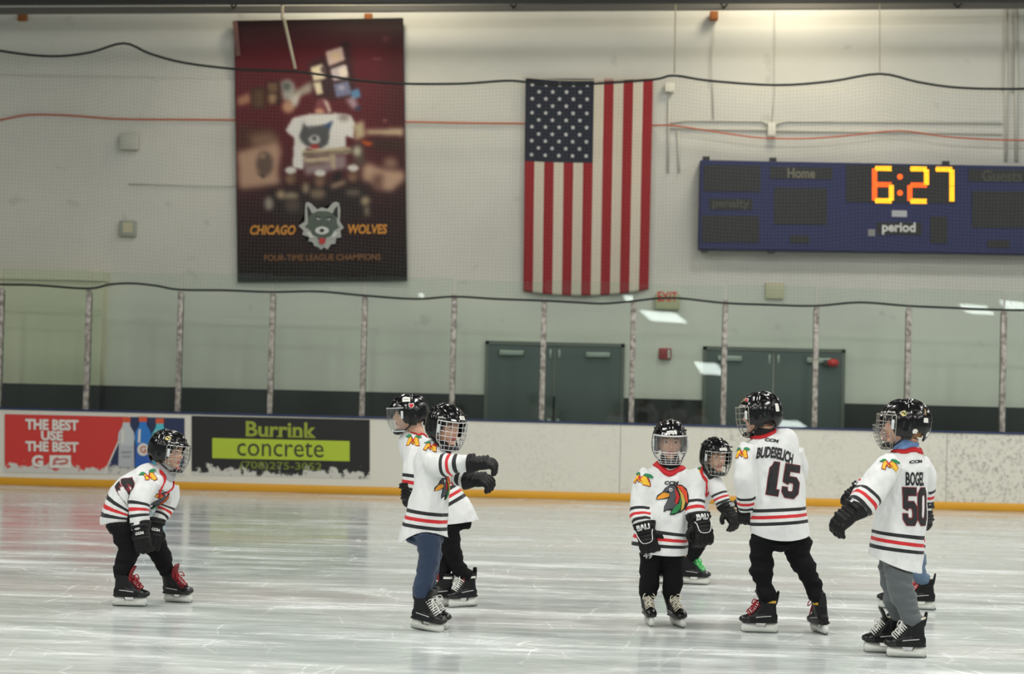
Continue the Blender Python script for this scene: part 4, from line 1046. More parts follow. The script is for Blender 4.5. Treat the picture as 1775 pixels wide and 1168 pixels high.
CREST = lambda s: [
    sc2(cz([(288, 688), (298, 650), (343, 618), (360, 588), (398, 560), (450, 553), (505, 557), (545, 588), (563, 640), (565, 702), (543, 752), (502, 788), (470, 797), (440, 811), (402, 811), (418, 775), (385, 772), (352, 790), (357, 740), (378, 700), (392, 674), (340, 682)]), M_BLK, s),
    sc2(cz([(294, 684), (308, 656), (346, 626), (390, 618), (401, 640), (393, 660), (340, 676)]), mat('crest_beak', (226, 150, 44), .7), s),
    sc2(cz([(350, 618), (382, 574), (430, 562), (452, 582), (456, 640), (440, 700), (474, 718), (440, 756), (385, 762), (358, 780), (364, 735), (400, 672), (404, 635)]), mat('crest_slate', (72, 74, 80), .7), s),
    sc2(cz([(446, 582), (470, 620), (486, 660), (470, 710), (446, 716), (456, 660)]), mat('crest_red', (186, 36, 34), .7), s),
    sc2(cz([(455, 562), (508, 568), (546, 612), (559, 690), (552, 715), (540, 690), (520, 640), (480, 588)]), mat('crest_orange', (216, 74, 38), .7), s),
    sc2(cz([(468, 580), (515, 636), (536, 696), (524, 748), (499, 778), (507, 700), (492, 640)]), mat('crest_tan', (196, 170, 84), .7), s),
    sc2(cz([(492, 642), (502, 700), (493, 756), (464, 790), (412, 804), (442, 746), (482, 712)]), mat('crest_green', (34, 120, 66), .7), s),
    sc2(cz([(352, 622), (402, 598), (406, 612), (392, 622)]), M_BLK, s),
    sc2(cz(circ(410, 599, 15, 15)), mat('crest_white', (214, 212, 206), .7), s), sc2(cz(circ(411, 600, 7, 7)), M_BLK, s)]
def MPATCH(s):
    o = [(-.95, -.72), (-.62, .42), (-.20, .55), (.02, .10), (.26, .55), (.66, .42), (.95, -.72), (.45, -.82), (.32, -.30), (.0, -.62), (-.32, -.30), (-.45, -.82)]
    y1 = [(-.84, -.62), (-.55, .34), (-.26, .42), (.05, -.42), (.0, -.46), (-.34, -.14), (-.52, -.72)]
    y2 = [(.84, -.62), (.58, .34), (.30, .42), (.07, .05), (.09, -.40), (.34, -.14), (.52, -.72)]
    return [sc2(o, M_MAR, s), sc2(y1, M_YEL, s), sc2(y2, M_YEL, s),
            sc2([(-.62, .36), (-.95, .40), (-1.1, .62), (-.80, .66), (-.70, .86), (-.34, .80), (-.20, .50)], M_GRN, s), sc2([(.62, .36), (.95, .40), (1.1, .62), (.80, .66), (.70, .86), (.34, .80), (.20, .50)], M_GRN, s),
            sc2([(-.30, .22), (-.22, .30), (.34, -.30), (.26, -.38)], M_RED_, s), sc2([(.30, .22), (.22, .30), (-.34, -.30), (-.26, -.38)], M_RED_, s)]
DIG = {'1': [(.10, .80), (.10, .62), (.28, .62), (.28, .18), (.12, .18), (.12, 0), (.78, 0), (.78, .18), (.60, .18), (.60, 1), (.30, 1), (.22, .88)],
       '5': [(.02, .46), (.02, 1), (.92, 1), (.92, .80), (.32, .80), (.32, .63), (.76, .63), (.98, .48), (.98, .16), (.76, 0), (.24, 0), (.02, .16), (.02, .30), (.32, .30), (.32, .24), (.38, .18), (.62, .18), (.68, .24), (.68, .40), (.62, .46), (.38, .46), (.32, .40)]}
def digit_layers(ch, wd_, ht, dx):
    if ch == '0':
        ou = [(.02, .16), (.24, 0), (.76, 0), (.98, .16), (.98, .84), (.76, 1), (.24, 1), (.02, .84)]; inn = [(.33, .24), (.39, .18), (.61, .18), (.67, .24), (.67, .76), (.61, .82), (.39, .82), (.33, .76)]
        def ring_(o, i, m):
            v = [((x-.5)*wd_+dx, (y-.5)*ht) for x, y in o+i]; n = len(o)
            return v, [(k, (k+1) % n, n+(k+1) % n, n+k) for k in range(n)], m
        gx_, gy_ = .004/wd_, .004/ht
        big = lambda p, s: [(.5+(x-.5)*(1+s*2*gx_), .5+(y-.5)*(1+s*2*gy_)) for x, y in p]
        return [ring_(big(ou, 1), big(inn, -1.6), M_DRED), ring_(ou, inn, M_BLK)]
    pts = [((x-.5)*wd_+dx, (y-.5)*ht) for x, y in DIG[ch]]
    n = len(pts); area_ = sum(pts[i][0]*pts[(i+1) % n][1]-pts[(i+1) % n][0]*pts[i][1] for i in range(n)); sg = 1 if area_ > 0 else -1
    out = []
    for i in range(n):
        a, b, c = Vector(pts[i-1]), Vector(pts[i]), Vector(pts[(i+1) % n])
        n1 = Vector(((b-a).y, -(b-a).x)).normalized()*sg; n2 = Vector(((c-b).y, -(c-b).x)).normalized()*sg
        k = (n1+n2); k = k/max(.35, k.dot(n1)) if k.length > 1e-6 else n1
        out.append(tuple(b+k*.0042))
    return [sc2(out, M_DRED, 1), sc2(pts, M_BLK, 1)]

# ---- one skater -------------------------------------------------------------------------------------
def frame(o, x, z):
    x = Vector(x).normalized(); z = Vector(z); z = (z-x*z.dot(x)).normalized(); y = z.cross(x)
    return Matrix(((x.x, y.x, z.x, o.x), (x.y, y.y, z.y, o.y), (x.z, y.z, z.z, o.z), (0, 0, 0, 1)))
def xf(M, shp):
    V = np.asarray(shp[0], float); A = np.array(M.to_3x3()); t = np.array(M.translation)
    V = V @ A.T + t
    Fc = shp[1]
    if M.to_3x3().determinant() < 0: Fc = [list(q)[::-1] for q in Fc]
    return V, Fc
def facing(deg): return Vector((math.sin(R(deg)), -math.cos(R(deg)), 0))
def wob(V, N, f, amp, seed):
    V = np.array(V); out = V.copy()
    for i in range(len(V)):
        p = Vector((V[i, 0]*f[0]+seed, V[i, 1]*f[1], V[i, 2]*f[2]))
        d = noise.noise(p)*.7+noise.noise(p*2.3)*.3
        out[i] = V[i]+N[i]*d*amp
    return out
def skater(d):
    fx, fy = d['ref']; g0 = G(fx, fy); y0 = g0.y; D = (CAMR.transposed() @ (g0-Vector((0, 0, HC)))); s = F/(-D.z)
    pt = lambda px, py, do=0: P(px, py, y0+do)
    # --- skates first: they say where the ankles are
    feet = []
    for f in d['skates']:
        g = G(*f['g']); g.y += f.get('dy', 0); g = P(f['g'][0], f['g'][1], g.y); g.z = f.get('lift', 0)
        ank = P(f['a'][0], f['a'][1], g.y+f.get('ady', 0))
        feet.append((g, ank))
    ks = d.get('sscale', .86); SKM = []
    for k, ((g, ank), f) in enumerate(zip(feet, d['skates'])):
        fd = facing(f['yaw']); up = (ank-g); up = up-fd*up.dot(fd)*.55; M = frame(g, fd, Vector((0, 0, 1)))
        z_ = up.normalized(); x_ = fd-z_*fd.dot(z_)*.25; M = frame(g, x_, z_)
        if f.get('pitch'): M = M @ Matrix.Rotation(R(f['pitch']), 4, 'Y')
        M = M @ Matrix.Scale(ks, 4) @ Matrix.Translation((.012, 0, 0)); SKM.append(M)
        feet[k] = (g, M @ Vector((-.050, 0, .235)))
    legs = []
    for rows, (g, ank), f in zip(d['legs'], feet, d['skates']):
        n = len(rows); ho = f.get('hip', 0); ao = ank.y-y0; L = []
        for i, (x, y, r) in enumerate(rows):
            q = pt(x, y, ho*(1-i/(n-1))+ao*i/(n-1)); r = min(r, 14) if i == n-1 else r
            if i >= n-2: q = q.lerp(ank+(q-ank)*(0 if i == n-1 else .75), 1)
            L.append((*q, r/s, r/s*1.05))
        legs.append(L)
    torso = [(*pt(x, y, do), hw/s, dep) for x, y, do, hw, dep in d['torso']]
    arms = [[(*pt(x, y, do), r/s, r/s) for x, y, do, r in A] for A in d['sleeves']]
    hx, hy, hdo = d['head']; hc = pt(hx, hy, hdo); hs = d.get('hs', 1.0)
    fw_ = facing(d['hyaw']); Mh = frame(hc, fw_*math.cos(R(d.get('hpitch', 0)))+Vector((0, 0, math.sin(R(d.get('hpitch', 0))))), (Vector((0, 0, 1))+Vector((math.cos(R(d['hyaw'])), math.sin(R(d['hyaw'])), 0))*math.tan(R(d.get('hroll', 0)))))
    Mh = Mh @ Matrix.Scale(hs, 4)
    glv = []
    for gsp in d['gloves']:
        w_, t_ = pt(*gsp['w']), pt(*gsp['t']); glv.append((w_, t_, gsp))
    # --- the body: one continuous skin, head to toe
    parts = [xf(Mh, h) for h in HEADP]
    tb = [(x, y, z, rw*.72, rd*.72) for x, y, z, rw, rd in torso[1:-2]]
    parts.append(tube(tb, n=18, per=3))
    nk = Vector(torso[0][:3]); nb = Mh @ Vector((-.028, 0, -.055)); up_ = nk.lerp(Vector(torso[2][:3]), .8)
    nr_ = d.get('neck', .048)*hs
    parts.append(tube([(*nb, nr_, nr_), (*nk.lerp(nb, .3), nr_, nr_), (*nk, nr_, nr_), (*up_, .06, .06)], n=16, per=4))
    for A, (w_, t_, gsp) in zip(arms, glv):
        rows = [(x, y, z, r*.58, r*.58) for x, y, z, r, _ in A]+[(*w_, .022, .022)]
        parts.append(tube(rows, n=12, per=3)); hd = (t_-w_).normalized()
        parts.append(tube([(*w_, .022, .018), (*(w_+hd*.03), .026, .014), (*(w_+hd*.055), .022, .011)], n=12, per=3))
    for L, (g, ank), f in zip(legs, feet, d['skates']):
        hip = Vector(torso[-3][:3]).lerp(Vector(L[0][:3]), .6)
        rows = [(*hip, L[0][3]*.7, L[0][3]*.7)]+[(x, y, z, r*.66, r*.66) for x, y, z, r, _ in L[1:]]+[(*(g+(ank-g)*.7), .030, .030)]
        parts.append(tube(rows, n=14, per=3)); fd = facing(f['yaw'])
        parts.append(tube([(*(g+(ank-g)*.60-fd*.03), .026, .026), (*(g+(ank-g)*.5+fd*.03), .026, .024), (*(g+Vector((0, 0, .085))+fd*.08), .022, .015)], n=12, per=3))
    BV, BF, BN = fuse(parts, .0046, 2)
    Mi = Mh.inverted(); A3 = np.array(Mi.to_3x3()); loc = BV @ A3.T + np.array(Mi.translation)
    fcent = np.array([loc[q].mean(0) for q in BF])
    lips = (fcent[:, 0] > .084) & (np.abs(fcent[:, 1]) < .021) & (fcent[:, 2] < -.0435) & (fcent[:, 2] > -.0655)
    gb = (feet[0][0]+feet[1][0])/2; gb.z = 0
    body = mk('person', BV, BF, [M_SKIN, M_LIP], org=gb, mi=lips.astype(int))
    tag(body, d['label'], 'person', 'children skating in white striped jerseys')
    # --- face
    for sy in (-1, 1):
        v, f = ellipsoid((.0705, sy*.030, .0105), (.0115, .0125, .0105), 14, 12)
        mi = []
        for q in f:
            c = sum((v[i] for i in q), Vector())/4-Vector((.0705, sy*.030, .0105)); c.normalize(); mi.append(1 if c.dot(Vector((1, 0, 0))) > .84 else 0)
        mk('eye', *xf(Mh, (v, f)), [M_EYEW, M_IRIS], body, mi=mi)
        mk('eyebrow', *xf(Mh, tube([(.083, sy*.014, .028, .003, .003), (.084, sy*.030, .033, .0035, .003), (.076, sy*.045, .028, .002, .002)], (1, 0, 0), 8, 3)), M_BROW, body)
    hv, hf = ellipsoid((-.012, 0, .012), (.088, .0775, .108), 30, 20)
    keep = [q for q in hf if not any((hv[i].x > .030 and hv[i].z < .05) or (hv[i].z < -.062) or (abs(hv[i].x) < .03 and abs(hv[i].y) > .05 and hv[i].z < .02) for i in q)]
    hr = mk('hair', *xf(Mh, (hv, keep)), HAIRS[d.get('hair', 'brown')], body); sm_ = hr.modifiers.new('t', 'SOLIDIFY'); sm_.thickness = .006; sm_.offset = 1
    # --- helmet
    he = mk('helmet', *xf(Mh, HELM), M_HELM, body); sm_ = he.modifiers.new('t', 'SOLIDIFY'); sm_.thickness = .010; sm_.offset = -1
    for vt in VENT: mk('vent', *xf(Mh, vt), M_HELMM, he)
    for sy in (-1, 1):
        mk('ear_pad', *xf(Mh, bevbox((-.045, sy*.080-.012, -.070), (.012, sy*.080+.012, -.02), .008)), M_FOAM, he)
        mk('strap', *xf(Mh, wire([(-.035, sy*.106, .0), (-.01, sy*.100, -.055), (.045, sy*.07, -.105), (.085, sy*.025, -.125)], .0055, 6, 4)), M_STRAP, he)
        mk('strap_clip', *xf(Mh, bevbox((.048, sy*.106-.006, -.022), (.064, sy*.106+.006, .030), .004)), M_CLIP, he)
    mk('chin_cup', *xf(Mh, ellipsoid((.080, 0, -.112), (.034, .044, .020), 18, 10)), M_FOAM, he)
    if d['cage'] in M_CAGE:
        mk('cage', *xf(Mh, cage_mesh(d.get('fine', True))), M_CAGE[d['cage']], he)
    elif d['cage'] == 'combo':
        mk('visor', *xf(Mh, visor_mesh(.050, -.055)), M_VISOR, he)
        mk('cage', *xf(Mh, cage_mesh(False, -.050, -.125)), M_CAGE['white'], he)
        mk('visor_frame', *xf(Mh, join(wire([cpt(a, .052, .002) for a in np.linspace(-80, 80, 25)], .005, 6), *[wire([cpt(s_*80, z, .002) for z in np.linspace(.052, -.06, 6)], .005, 6) for s_ in (-1, 1)])), M_CAGE['white'], he)
    else:
        mk('visor', *xf(Mh, visor_mesh(.050, -.105)), M_VISOR, he)
        mk('visor_frame', *xf(Mh, join(wire([cpt(a, -.106, .001) for a in np.linspace(-80, 80, 25)], .004, 6), wire([cpt(a, .051, .001) for a in np.linspace(-80, 80, 25)], .003, 6))), M_CLIP, he)
    hb = BVHTree.FromPolygons([Vector(v) for v in xf(Mh, HELM)[0]], [list(map(int, q)) for q in HELM[1]])
    for (lx, ly, lz, w_, h_, kind) in d.get('stickers', []):
        nrm = Vector((lx/.0174, ly/.0117, max(lz, 0)/.019)).normalized(); c = Mh @ Vector((lx, ly, lz)); n = (Mh.to_3x3() @ nrm).normalized(); u_ = Mh.to_3x3() @ Vector((0, 0, 1))
        if abs(n.dot(u_.normalized())) > .9: u_ = Mh.to_3x3() @ Vector((1, 0, 0))
        lay = dict(label=lambda: [sc2(rect(-w_/2, -h_/2, w_/2, h_/2), M_LABEL, 1), sc2(rect(-w_*.34, -h_*.1, w_*.30, h_*.08), mat('label_ink', (150, 150, 150), .6), 1)],
                   plain=lambda: [sc2(rect(-w_/2, -h_/2, w_/2, h_/2), M_LABEL, 1)],
                   dot=lambda: [sc2(circ(0, 0, w_/2, h_/2), M_LABEL, 1)],
                   bird=lambda: [sc2(circ(0, 0, w_*.5, h_*.5), mat('sticker_cream', (206, 186, 120), .5), 1), sc2([(-w_*.5, .0), (-.1*w_, h_*.35), (w_*.1, 0)], M_BLK, 1), sc2([(0, -h_*.3), (w_*.1, 0), (w_*.4, h_*.2), (w_*.3, -h_*.2)], M_GRN, 1)],
                   badge=lambda: [sc2([(-w_/2, h_/2), (w_/2, h_/2), (w_/2, -h_*.1), (0, -h_/2), (-w_/2, -h_*.1)], M_LABEL, 1), sc2([(-w_*.38, h_*.38), (w_*.38, h_*.38), (w_*.38, -h_*.06), (0, -h_*.36), (-w_*.38, -h_*.06)], M_RED_, 1)],
                   gold=lambda: [sc2([(-w_/2, -h_/2), (w_/2, h_*.3), (w_*.3, h_/2), (-w_/2, -h_*.2)], mat('helmet_gold', (176, 124, 36), .35), 1)],
                   ccm=lambda: [tx2('CCM', w_, h_, M_LABEL, bold=.03, shear=.2)],
                   maker=lambda: [tx2('BAUER', w_, h_, M_LABEL, bold=.03)])[kind]()
        conform('sticker', lay, hb, c, n, u_, he, base=.001, step=.0006, grid=.01)
    # --- neck warmer
    if d.get('gaiter'):
        mk('neck_warmer', *tube([(*nb.lerp(nk, .25), nr_*1.16, nr_*1.16), (*nb.lerp(nk, .6), nr_*1.22, nr_*1.22), (*nk, nr_*1.3, nr_*1.3), (*nk.lerp(up_, .45), nr_*1.35, nr_*1.3)], n=24, per=5, dome=0), cloth('gaiter_%d_%d_%d' % d['gaiter'], d['gaiter']), body)
    # --- jersey
    tt = tube(torso, n=30, per=6, ex=2.25, dome=.15)
    aa = [tube(A, n=20, per=6, ex=2.1, dome=.12) for A in arms]
    JV, JF, JN = fuse([tt]+aa, .0075, 5)
    seed = fx*.37
    JV = wob(JV, JN, (7, 7, 3.0), .022, seed); JV = wob(JV, JN, (17, 17, 8), .013, seed+5)
    C = cr(torso, 8); Ca = [cr(A, 8) for A in arms]
    def along(Q, poly):
        seg = np.linalg.norm(np.diff(poly[:, :3], axis=0), axis=1); L = np.concatenate([[0], np.cumsum(seg)]); tot = L[-1]
        best = np.full(len(Q), 1e9); par = np.zeros(len(Q)); nd_ = np.full(len(Q), 1e9)
        for i in range(len(seg)):
            a, b = poly[i, :3], poly[i+1, :3]; ab = b-a; t = ((Q-a) @ ab)/max(ab @ ab, 1e-12)
            if i > 0: t = np.maximum(t, 0)
            if i < len(seg)-1: t = np.minimum(t, 1)
            pr = a+np.clip(t, 0, 1)[:, None]*ab; dist = np.linalg.norm(Q-pr, axis=1); sel = dist < best
            best[sel] = dist[sel]; par[sel] = tot-(L[i]+t[sel]*seg[i]); rr_ = (poly[i, 3]+poly[i, 4])/2
            nd_[sel] = dist[sel]/rr_
        return par, nd_
    # hem: cut straight or arched
    (ax_, ay_), (bx_, by_) = d['hem']; a3, b3 = pt(ax_, ay_), pt(bx_, by_)
    bm = bmesh.new(); vs = [bm.verts.new(v) for v in JV]
    for q in JF: bm.faces.new([vs[i] for i in q])
    arch = d.get('arch', 0)/s; mid = (a3+b3)/2; hl = (b3-a3).length/2; hd_ = (b3-a3).normalized()
    # the arch is cut by bending the cloth flat, cutting, and bending it back
    low = [v for v in bm.verts if (v.co-mid).dot(Vector((0, 0, 1))) < .16]
    def bend(sg):
        for v in bm.verts:
            u = (v.co-mid).dot(hd_)/hl
            v.co.z += sg*arch*max(0, 1-u*u)
    if arch: bend(-1)
    no = (b3-a3).cross(Vector((0, 1, d.get('hemtilt', 0)))).normalized()
    if no.z > 0: no = -no
    reg = [v for v in bm.verts if (v.co-mid).dot(no) > -.3]
    far = [Vector(A[-1][:3]) for A in arms]
    geom = [f for f in bm.faces if min((f.calc_center_median()-q).length for q in far) > .09 or d.get('cutall')]
    ge = set(); gv = set()
    for f in geom:
        ge.update(f.edges); gv.update(f.verts)
    bmesh.ops.bisect_plane(bm, geom=list(gv)+list(ge)+geom, plane_co=mid, plane_no=no, clear_outer=True)
    if arch: bend(1)
    JV, JF = from_bm(bm); JV = np.array(JV)
    tp_, tn = along(JV, C); st = d['st']; t0 = along(np.array([tuple(pt(*st))]), C)[0][0]
    ap = [along(JV, c) for c in Ca]
    pit = d.get('pitch', 11.5)/s; jer_vals = []
    a0 = [along(np.array([tuple(pt(*q[:2], r[-1][2]))]), c)[0][0] for q, c, r in zip(d['ast'], Ca, d['sleeves'])]
    apit = [d.get('apitch', 11.0)/s]*2
    nds = np.stack([tn]+[a[1] for a in ap], 1)
    for q in JF:
        k = int(nds[q].mean(0).argmin())
        if k == 0: jer_vals.extend(((tp_[q]-t0)/pit+.25).tolist())
        else: jer_vals.extend(((ap[k-1][0][q]-a0[k-1])/apit[k-1]+.25).tolist())
    jer = mk('jersey', JV, JF, M_JER, body)
    at = jer.data.attributes.new('stripe', 'FLOAT', 'CORNER'); at.data.foreach_set('value', np.array(jer_vals, dtype=np.float32))
    sm_ = jer.modifiers.new('t', 'SOLIDIFY'); sm_.thickness = .004; sm_.offset = -1
    jb = BVHTree.FromPolygons([Vector(v) for v in JV], [list(map(int, q)) for q in JF])
    jt = BVHTree.FromPolygons([Vector(v) for v in JV], [list(map(int, q)) for q in JF if int(nds[q].mean(0).argmin()) == 0])
    # collar
    t_ax = (Vector(torso[0][:3])-Vector(torso[2][:3])).normalized(); fdir = facing(d['tyaw']); fdir = (fdir-t_ax*fdir.dot(t_ax)).normalized(); sdir = t_ax.cross(fdir)
    cl = []
    rin = d.get('crad', .068)
    for i in range(40):
        a = 2*math.pi*i/40; dr = max(0, math.cos(a))**d.get('vp', 6)*d.get('vneck', .035)
        w_ = Vector(torso[0][:3])+fdir*(math.cos(a)*rin*(1+dr*3))+sdir*(math.sin(a)*rin)-t_ax*(.012+dr)
        h_ = jb.find_nearest(w_)
        if h_[0] is not None:
            dv = w_-h_[0]; w_ = h_[0]+(h_[1] if h_[1].dot(dv) > 0 or True else -h_[1])*.004
        cl.append(w_)
    V = []; Fc = []; n_ = len(cl); cw = d.get('cw', .026)
    for i, p in enumerate(cl):
        a = 2*math.pi*i/n_; out = (p-Vector(torso[0][:3])); out = (out-t_ax*out.dot(t_ax)).normalized()
        q = p+out*cw*.55-t_ax*cw*.85
        h_ = jb.find_nearest(q); q = h_[0]+h_[1]*.004 if h_[0] is not None else q
        V += [tuple(p+t_ax*.006), tuple(q)]
    for i in range(n_): Fc.append((2*i, 2*i+1, 2*((i+1) % n_)+1, 2*((i+1) % n_)))
    co = mk('collar', V, Fc, M_COLL, jer); sm_ = co.modifiers.new('t', 'SOLIDIFY'); sm_.thickness = .008; sm_.offset = 0
    for dc in d.get('decals', []):
        px, py = dc['at']; jf = jb if dc['k'] == 'patch' else jt; dr = (P(px, py, 5)-Vector((0, 0, HC))).normalized(); h_ = jf.ray_cast(Vector((0, 0, HC)), dr)
        if h_[0] is None: print('MISS', d['label'], dc['k']); continue
        n = facing(dc['yaw'])+Vector((0, 0, dc.get('tilt', .0))); rl = R(dc.get('roll', 0))
        sd = Vector((math.cos(R(dc['yaw'])), math.sin(R(dc['yaw'])), 0)); up = Vector((0, 0, math.cos(rl)))+sd*math.sin(rl)
        k = dc['k']; sz = dc['s']/s
        if k == 'crest': conform('crest', CREST(sz/2), jf, h_[0], n, up, jer, other=jb)
        elif k == 'patch': conform('shoulder_patch', MPATCH(sz/2), jf, h_[0], n, up, jer, other=jb)
        elif k == 'num':
            lay = []
            for i, ch in enumerate(dc['t']):
                lay += digit_layers(ch, sz*dc.get('wr', .60), sz, (i-(len(dc['t'])-1)/2)*sz*dc.get('adv', .72))
            lay = [l for l in lay if l[2] is M_DRED]+[l for l in lay if l[2] is M_BLK]
            nl = [(np.array(l[0]), l[1], l[2]) for l in lay]
            def merge(ls):
                V = []; Fq = []
                for v, f, m in ls:
                    n0 = len(V); V += [tuple(p) for p in v]; Fq += [[i+n0 for i in q] for q in f]
                return V, Fq, ls[0][2]
            conform('number', [merge([l for l in nl if l[2] is M_DRED]), merge([l for l in nl if l[2] is M_BLK])], jf, h_[0], n, up, jer, other=jb)
        elif k == 'text':
            tv, tf, tm = tx2(dc['t'], dc['w']/s, sz, M_BLK, bold=dc.get('bold', .03), shear=dc.get('shear', 0)); hw_ = dc['w']/s/2
            tv = [(x, y-dc.get('arc', 0)*sz*(x/hw_)**2) for x, y in tv]
            conform(dc.get('nm', 'lettering'), [(tv, tf, tm)], jf, h_[0], n, up, jer, other=jb)
    # --- trousers
    lt = [tube([(*Vector(torso[-2][:3]).lerp(Vector(L[0][:3]), .75), L[0][3]*.95, L[0][3]*1.0)]+L, n=18, per=5, ex=2.2, dome=.1) for L in legs]
    pv = [tube([(*Vector(torso[-3][:3]), torso[-3][3]*.70, torso[-3][4]*.7), (*Vector(torso[-2][:3]), torso[-2][3]*.78, torso[-2][4]*.78), (*Vector(torso[-1][:3]).lerp(Vector(torso[-2][:3]), .8), torso[-2][3]*.6, torso[-2][4]*.65)], n=20, per=4)]
    TV, TF, TN = fuse(lt+pv, .0075, 3)
    TV = wob(TV, TN, (5, 5, 15), d.get('fold', .018), seed+9); TV = wob(TV, TN, (14, 14, 34), .006, seed+3)
    for i in range(len(TV)):                                     # tuck the waist inside the jersey
        v = Vector(TV[i]); u = (v-mid).dot(hd_)/hl; zh = mid.z+(b3.z-a3.z)/2*max(-1, min(1, u))+arch*max(0, 1-u*u)
        if v.z > zh-.01:
            h_ = jb.find_nearest(v)
            if h_[0] is not None and (v-h_[0]).dot(h_[1]) > -.022: TV[i] = h_[0]-h_[1]*.022
    TRO = mk('trousers', TV, TF, d['pants'], body)
    for (bt, px, py, wd_, ht_, yw_) in d.get('pdecals', []):
        tbv = BVHTree.FromPolygons([Vector(v) for v in TV], [list(map(int, q)) for q in TF]); dr = (P(px, py, 5)-Vector((0, 0, HC))).normalized(); h_ = tbv.ray_cast(Vector((0, 0, HC)), dr)
        if h_[0] is not None: conform('lettering', [tx2(bt, wd_/s, ht_/s, M_PRW, bold=.03)], tbv, h_[0], facing(yw_), (0, 0, 1), TRO)
    # --- gloves
    for w_, t_, gsp in glv:
        sz = gsp.get('s', .92); M = frame(w_, t_-w_, gsp['b'])
        fl_ = gsp.get('thumb', 1)
        Mg = M @ Matrix.Diagonal((sz*.86, sz*fl_*1.16, sz*1.14, 1))
        gv, gf = xf(Mg, glove_for(gsp.get('curl', .45)))
        gl = mk('glove', gv, gf, M_GLOVE, body)
        if gsp.get('red'):
            mk('palm', *xf(Mg, tube([(-.05, 0, -.040, .05, .010), (.02, 0, -.030, .042, .010), (.09, 0, -.026, .044, .010)], (0, 0, 1), 16, 4, 3)), M_GLOVR, gl)
        gb_ = BVHTree.FromPolygons([Vector(v) for v in gv], [list(map(int, q)) for q in gf])
        if gsp.get('txt'):
            body_, x_, wd_, ht_ = gsp['txt']; nz = M.to_3x3() @ Vector((0, 0, 1)); upv = M.to_3x3() @ Vector(gsp.get('tup', (-1, 0, 0)))
            if abs(gsp.get('tn', 0)): nz = Matrix.Rotation(R(gsp['tn']), 3, M.to_3x3() @ Vector((1, 0, 0))) @ nz
            c = M @ Vector((x_*sz*.86, 0, 0)); conform('lettering', [tx2(body_, wd_*sz, ht_*sz, M_PRW, bold=.05)], gb_, c, nz, upv, gl, grid=.01)
        if gsp.get('piping'):
            mk('piping', *xf(Mg, wire([(.0, .045, .032), (.03, .040, .042), (.085, .030, .034), (.09, -.02, .034), (.04, -.040, .040), (.01, -.046, .034)], .0028, 5, 3)), M_PRW, gl)
    # --- skates
    for M in SKM:
        bo = mk('skate', *xf(M, SK['boot']), M_BOOT, body)
        mk('toe_cap', *xf(M, SK['toe']), M_TOE, bo); mk('tongue', *xf(M, SK['tongue']), d.get('tongue', M_BOOT), bo)
        mk('laces', *xf(M, SK['lace']), d['lace'], bo); mk('blade_holder', *xf(M, SK['hold']), M_HOLD, bo); mk('blade', *xf(M, SK['blade']), M_BLADE, bo)
        mk('side_stripe', *xf(M, SK['stripe']), mat('skate_print', (176, 178, 176), .5), bo)
        if d.get('band'): mk('ankle_band', *xf(M, SK['ank']), d['band'], bo)
        if d.get('rim'): mk('boot_rim', *xf(M, SK['rim']), d['rim'], bo)
    return body
M_PBLK = mat('trousers_black', (11, 12, 13), .9, spec=.25, bump=.2, bscale=300); M_JEAN = cloth('trousers_denim', (36, 52, 78), .85, 60, .5); M_PGREY = cloth('trousers_grey', (86, 92, 94), .85); M_JEAN2 = cloth('trousers_pale_denim', (84, 106, 130), .85)
LW = mat('lace_cream', (206, 200, 182), .7); LR = mat('lace_red', (150, 20, 34), .6); LG = mat('lace_green', (58, 196, 92), .6); LWH = mat('lace_white', (216, 216, 210), .7); LR2 = mat('lace_bright_red', (206, 44, 36), .6)
M_RIMC = mat('boot_rim_cream', (204, 198, 180), .6); M_GOLD = mat('skate_gold', (206, 164, 44), .4); M_TONG = mat('tongue_grey', (150, 150, 146), .6); M_REDT = mat('tongue_red', (120, 24, 32), .6)
HATS = [(.118, 0, .072, .062, .022, 'label')]
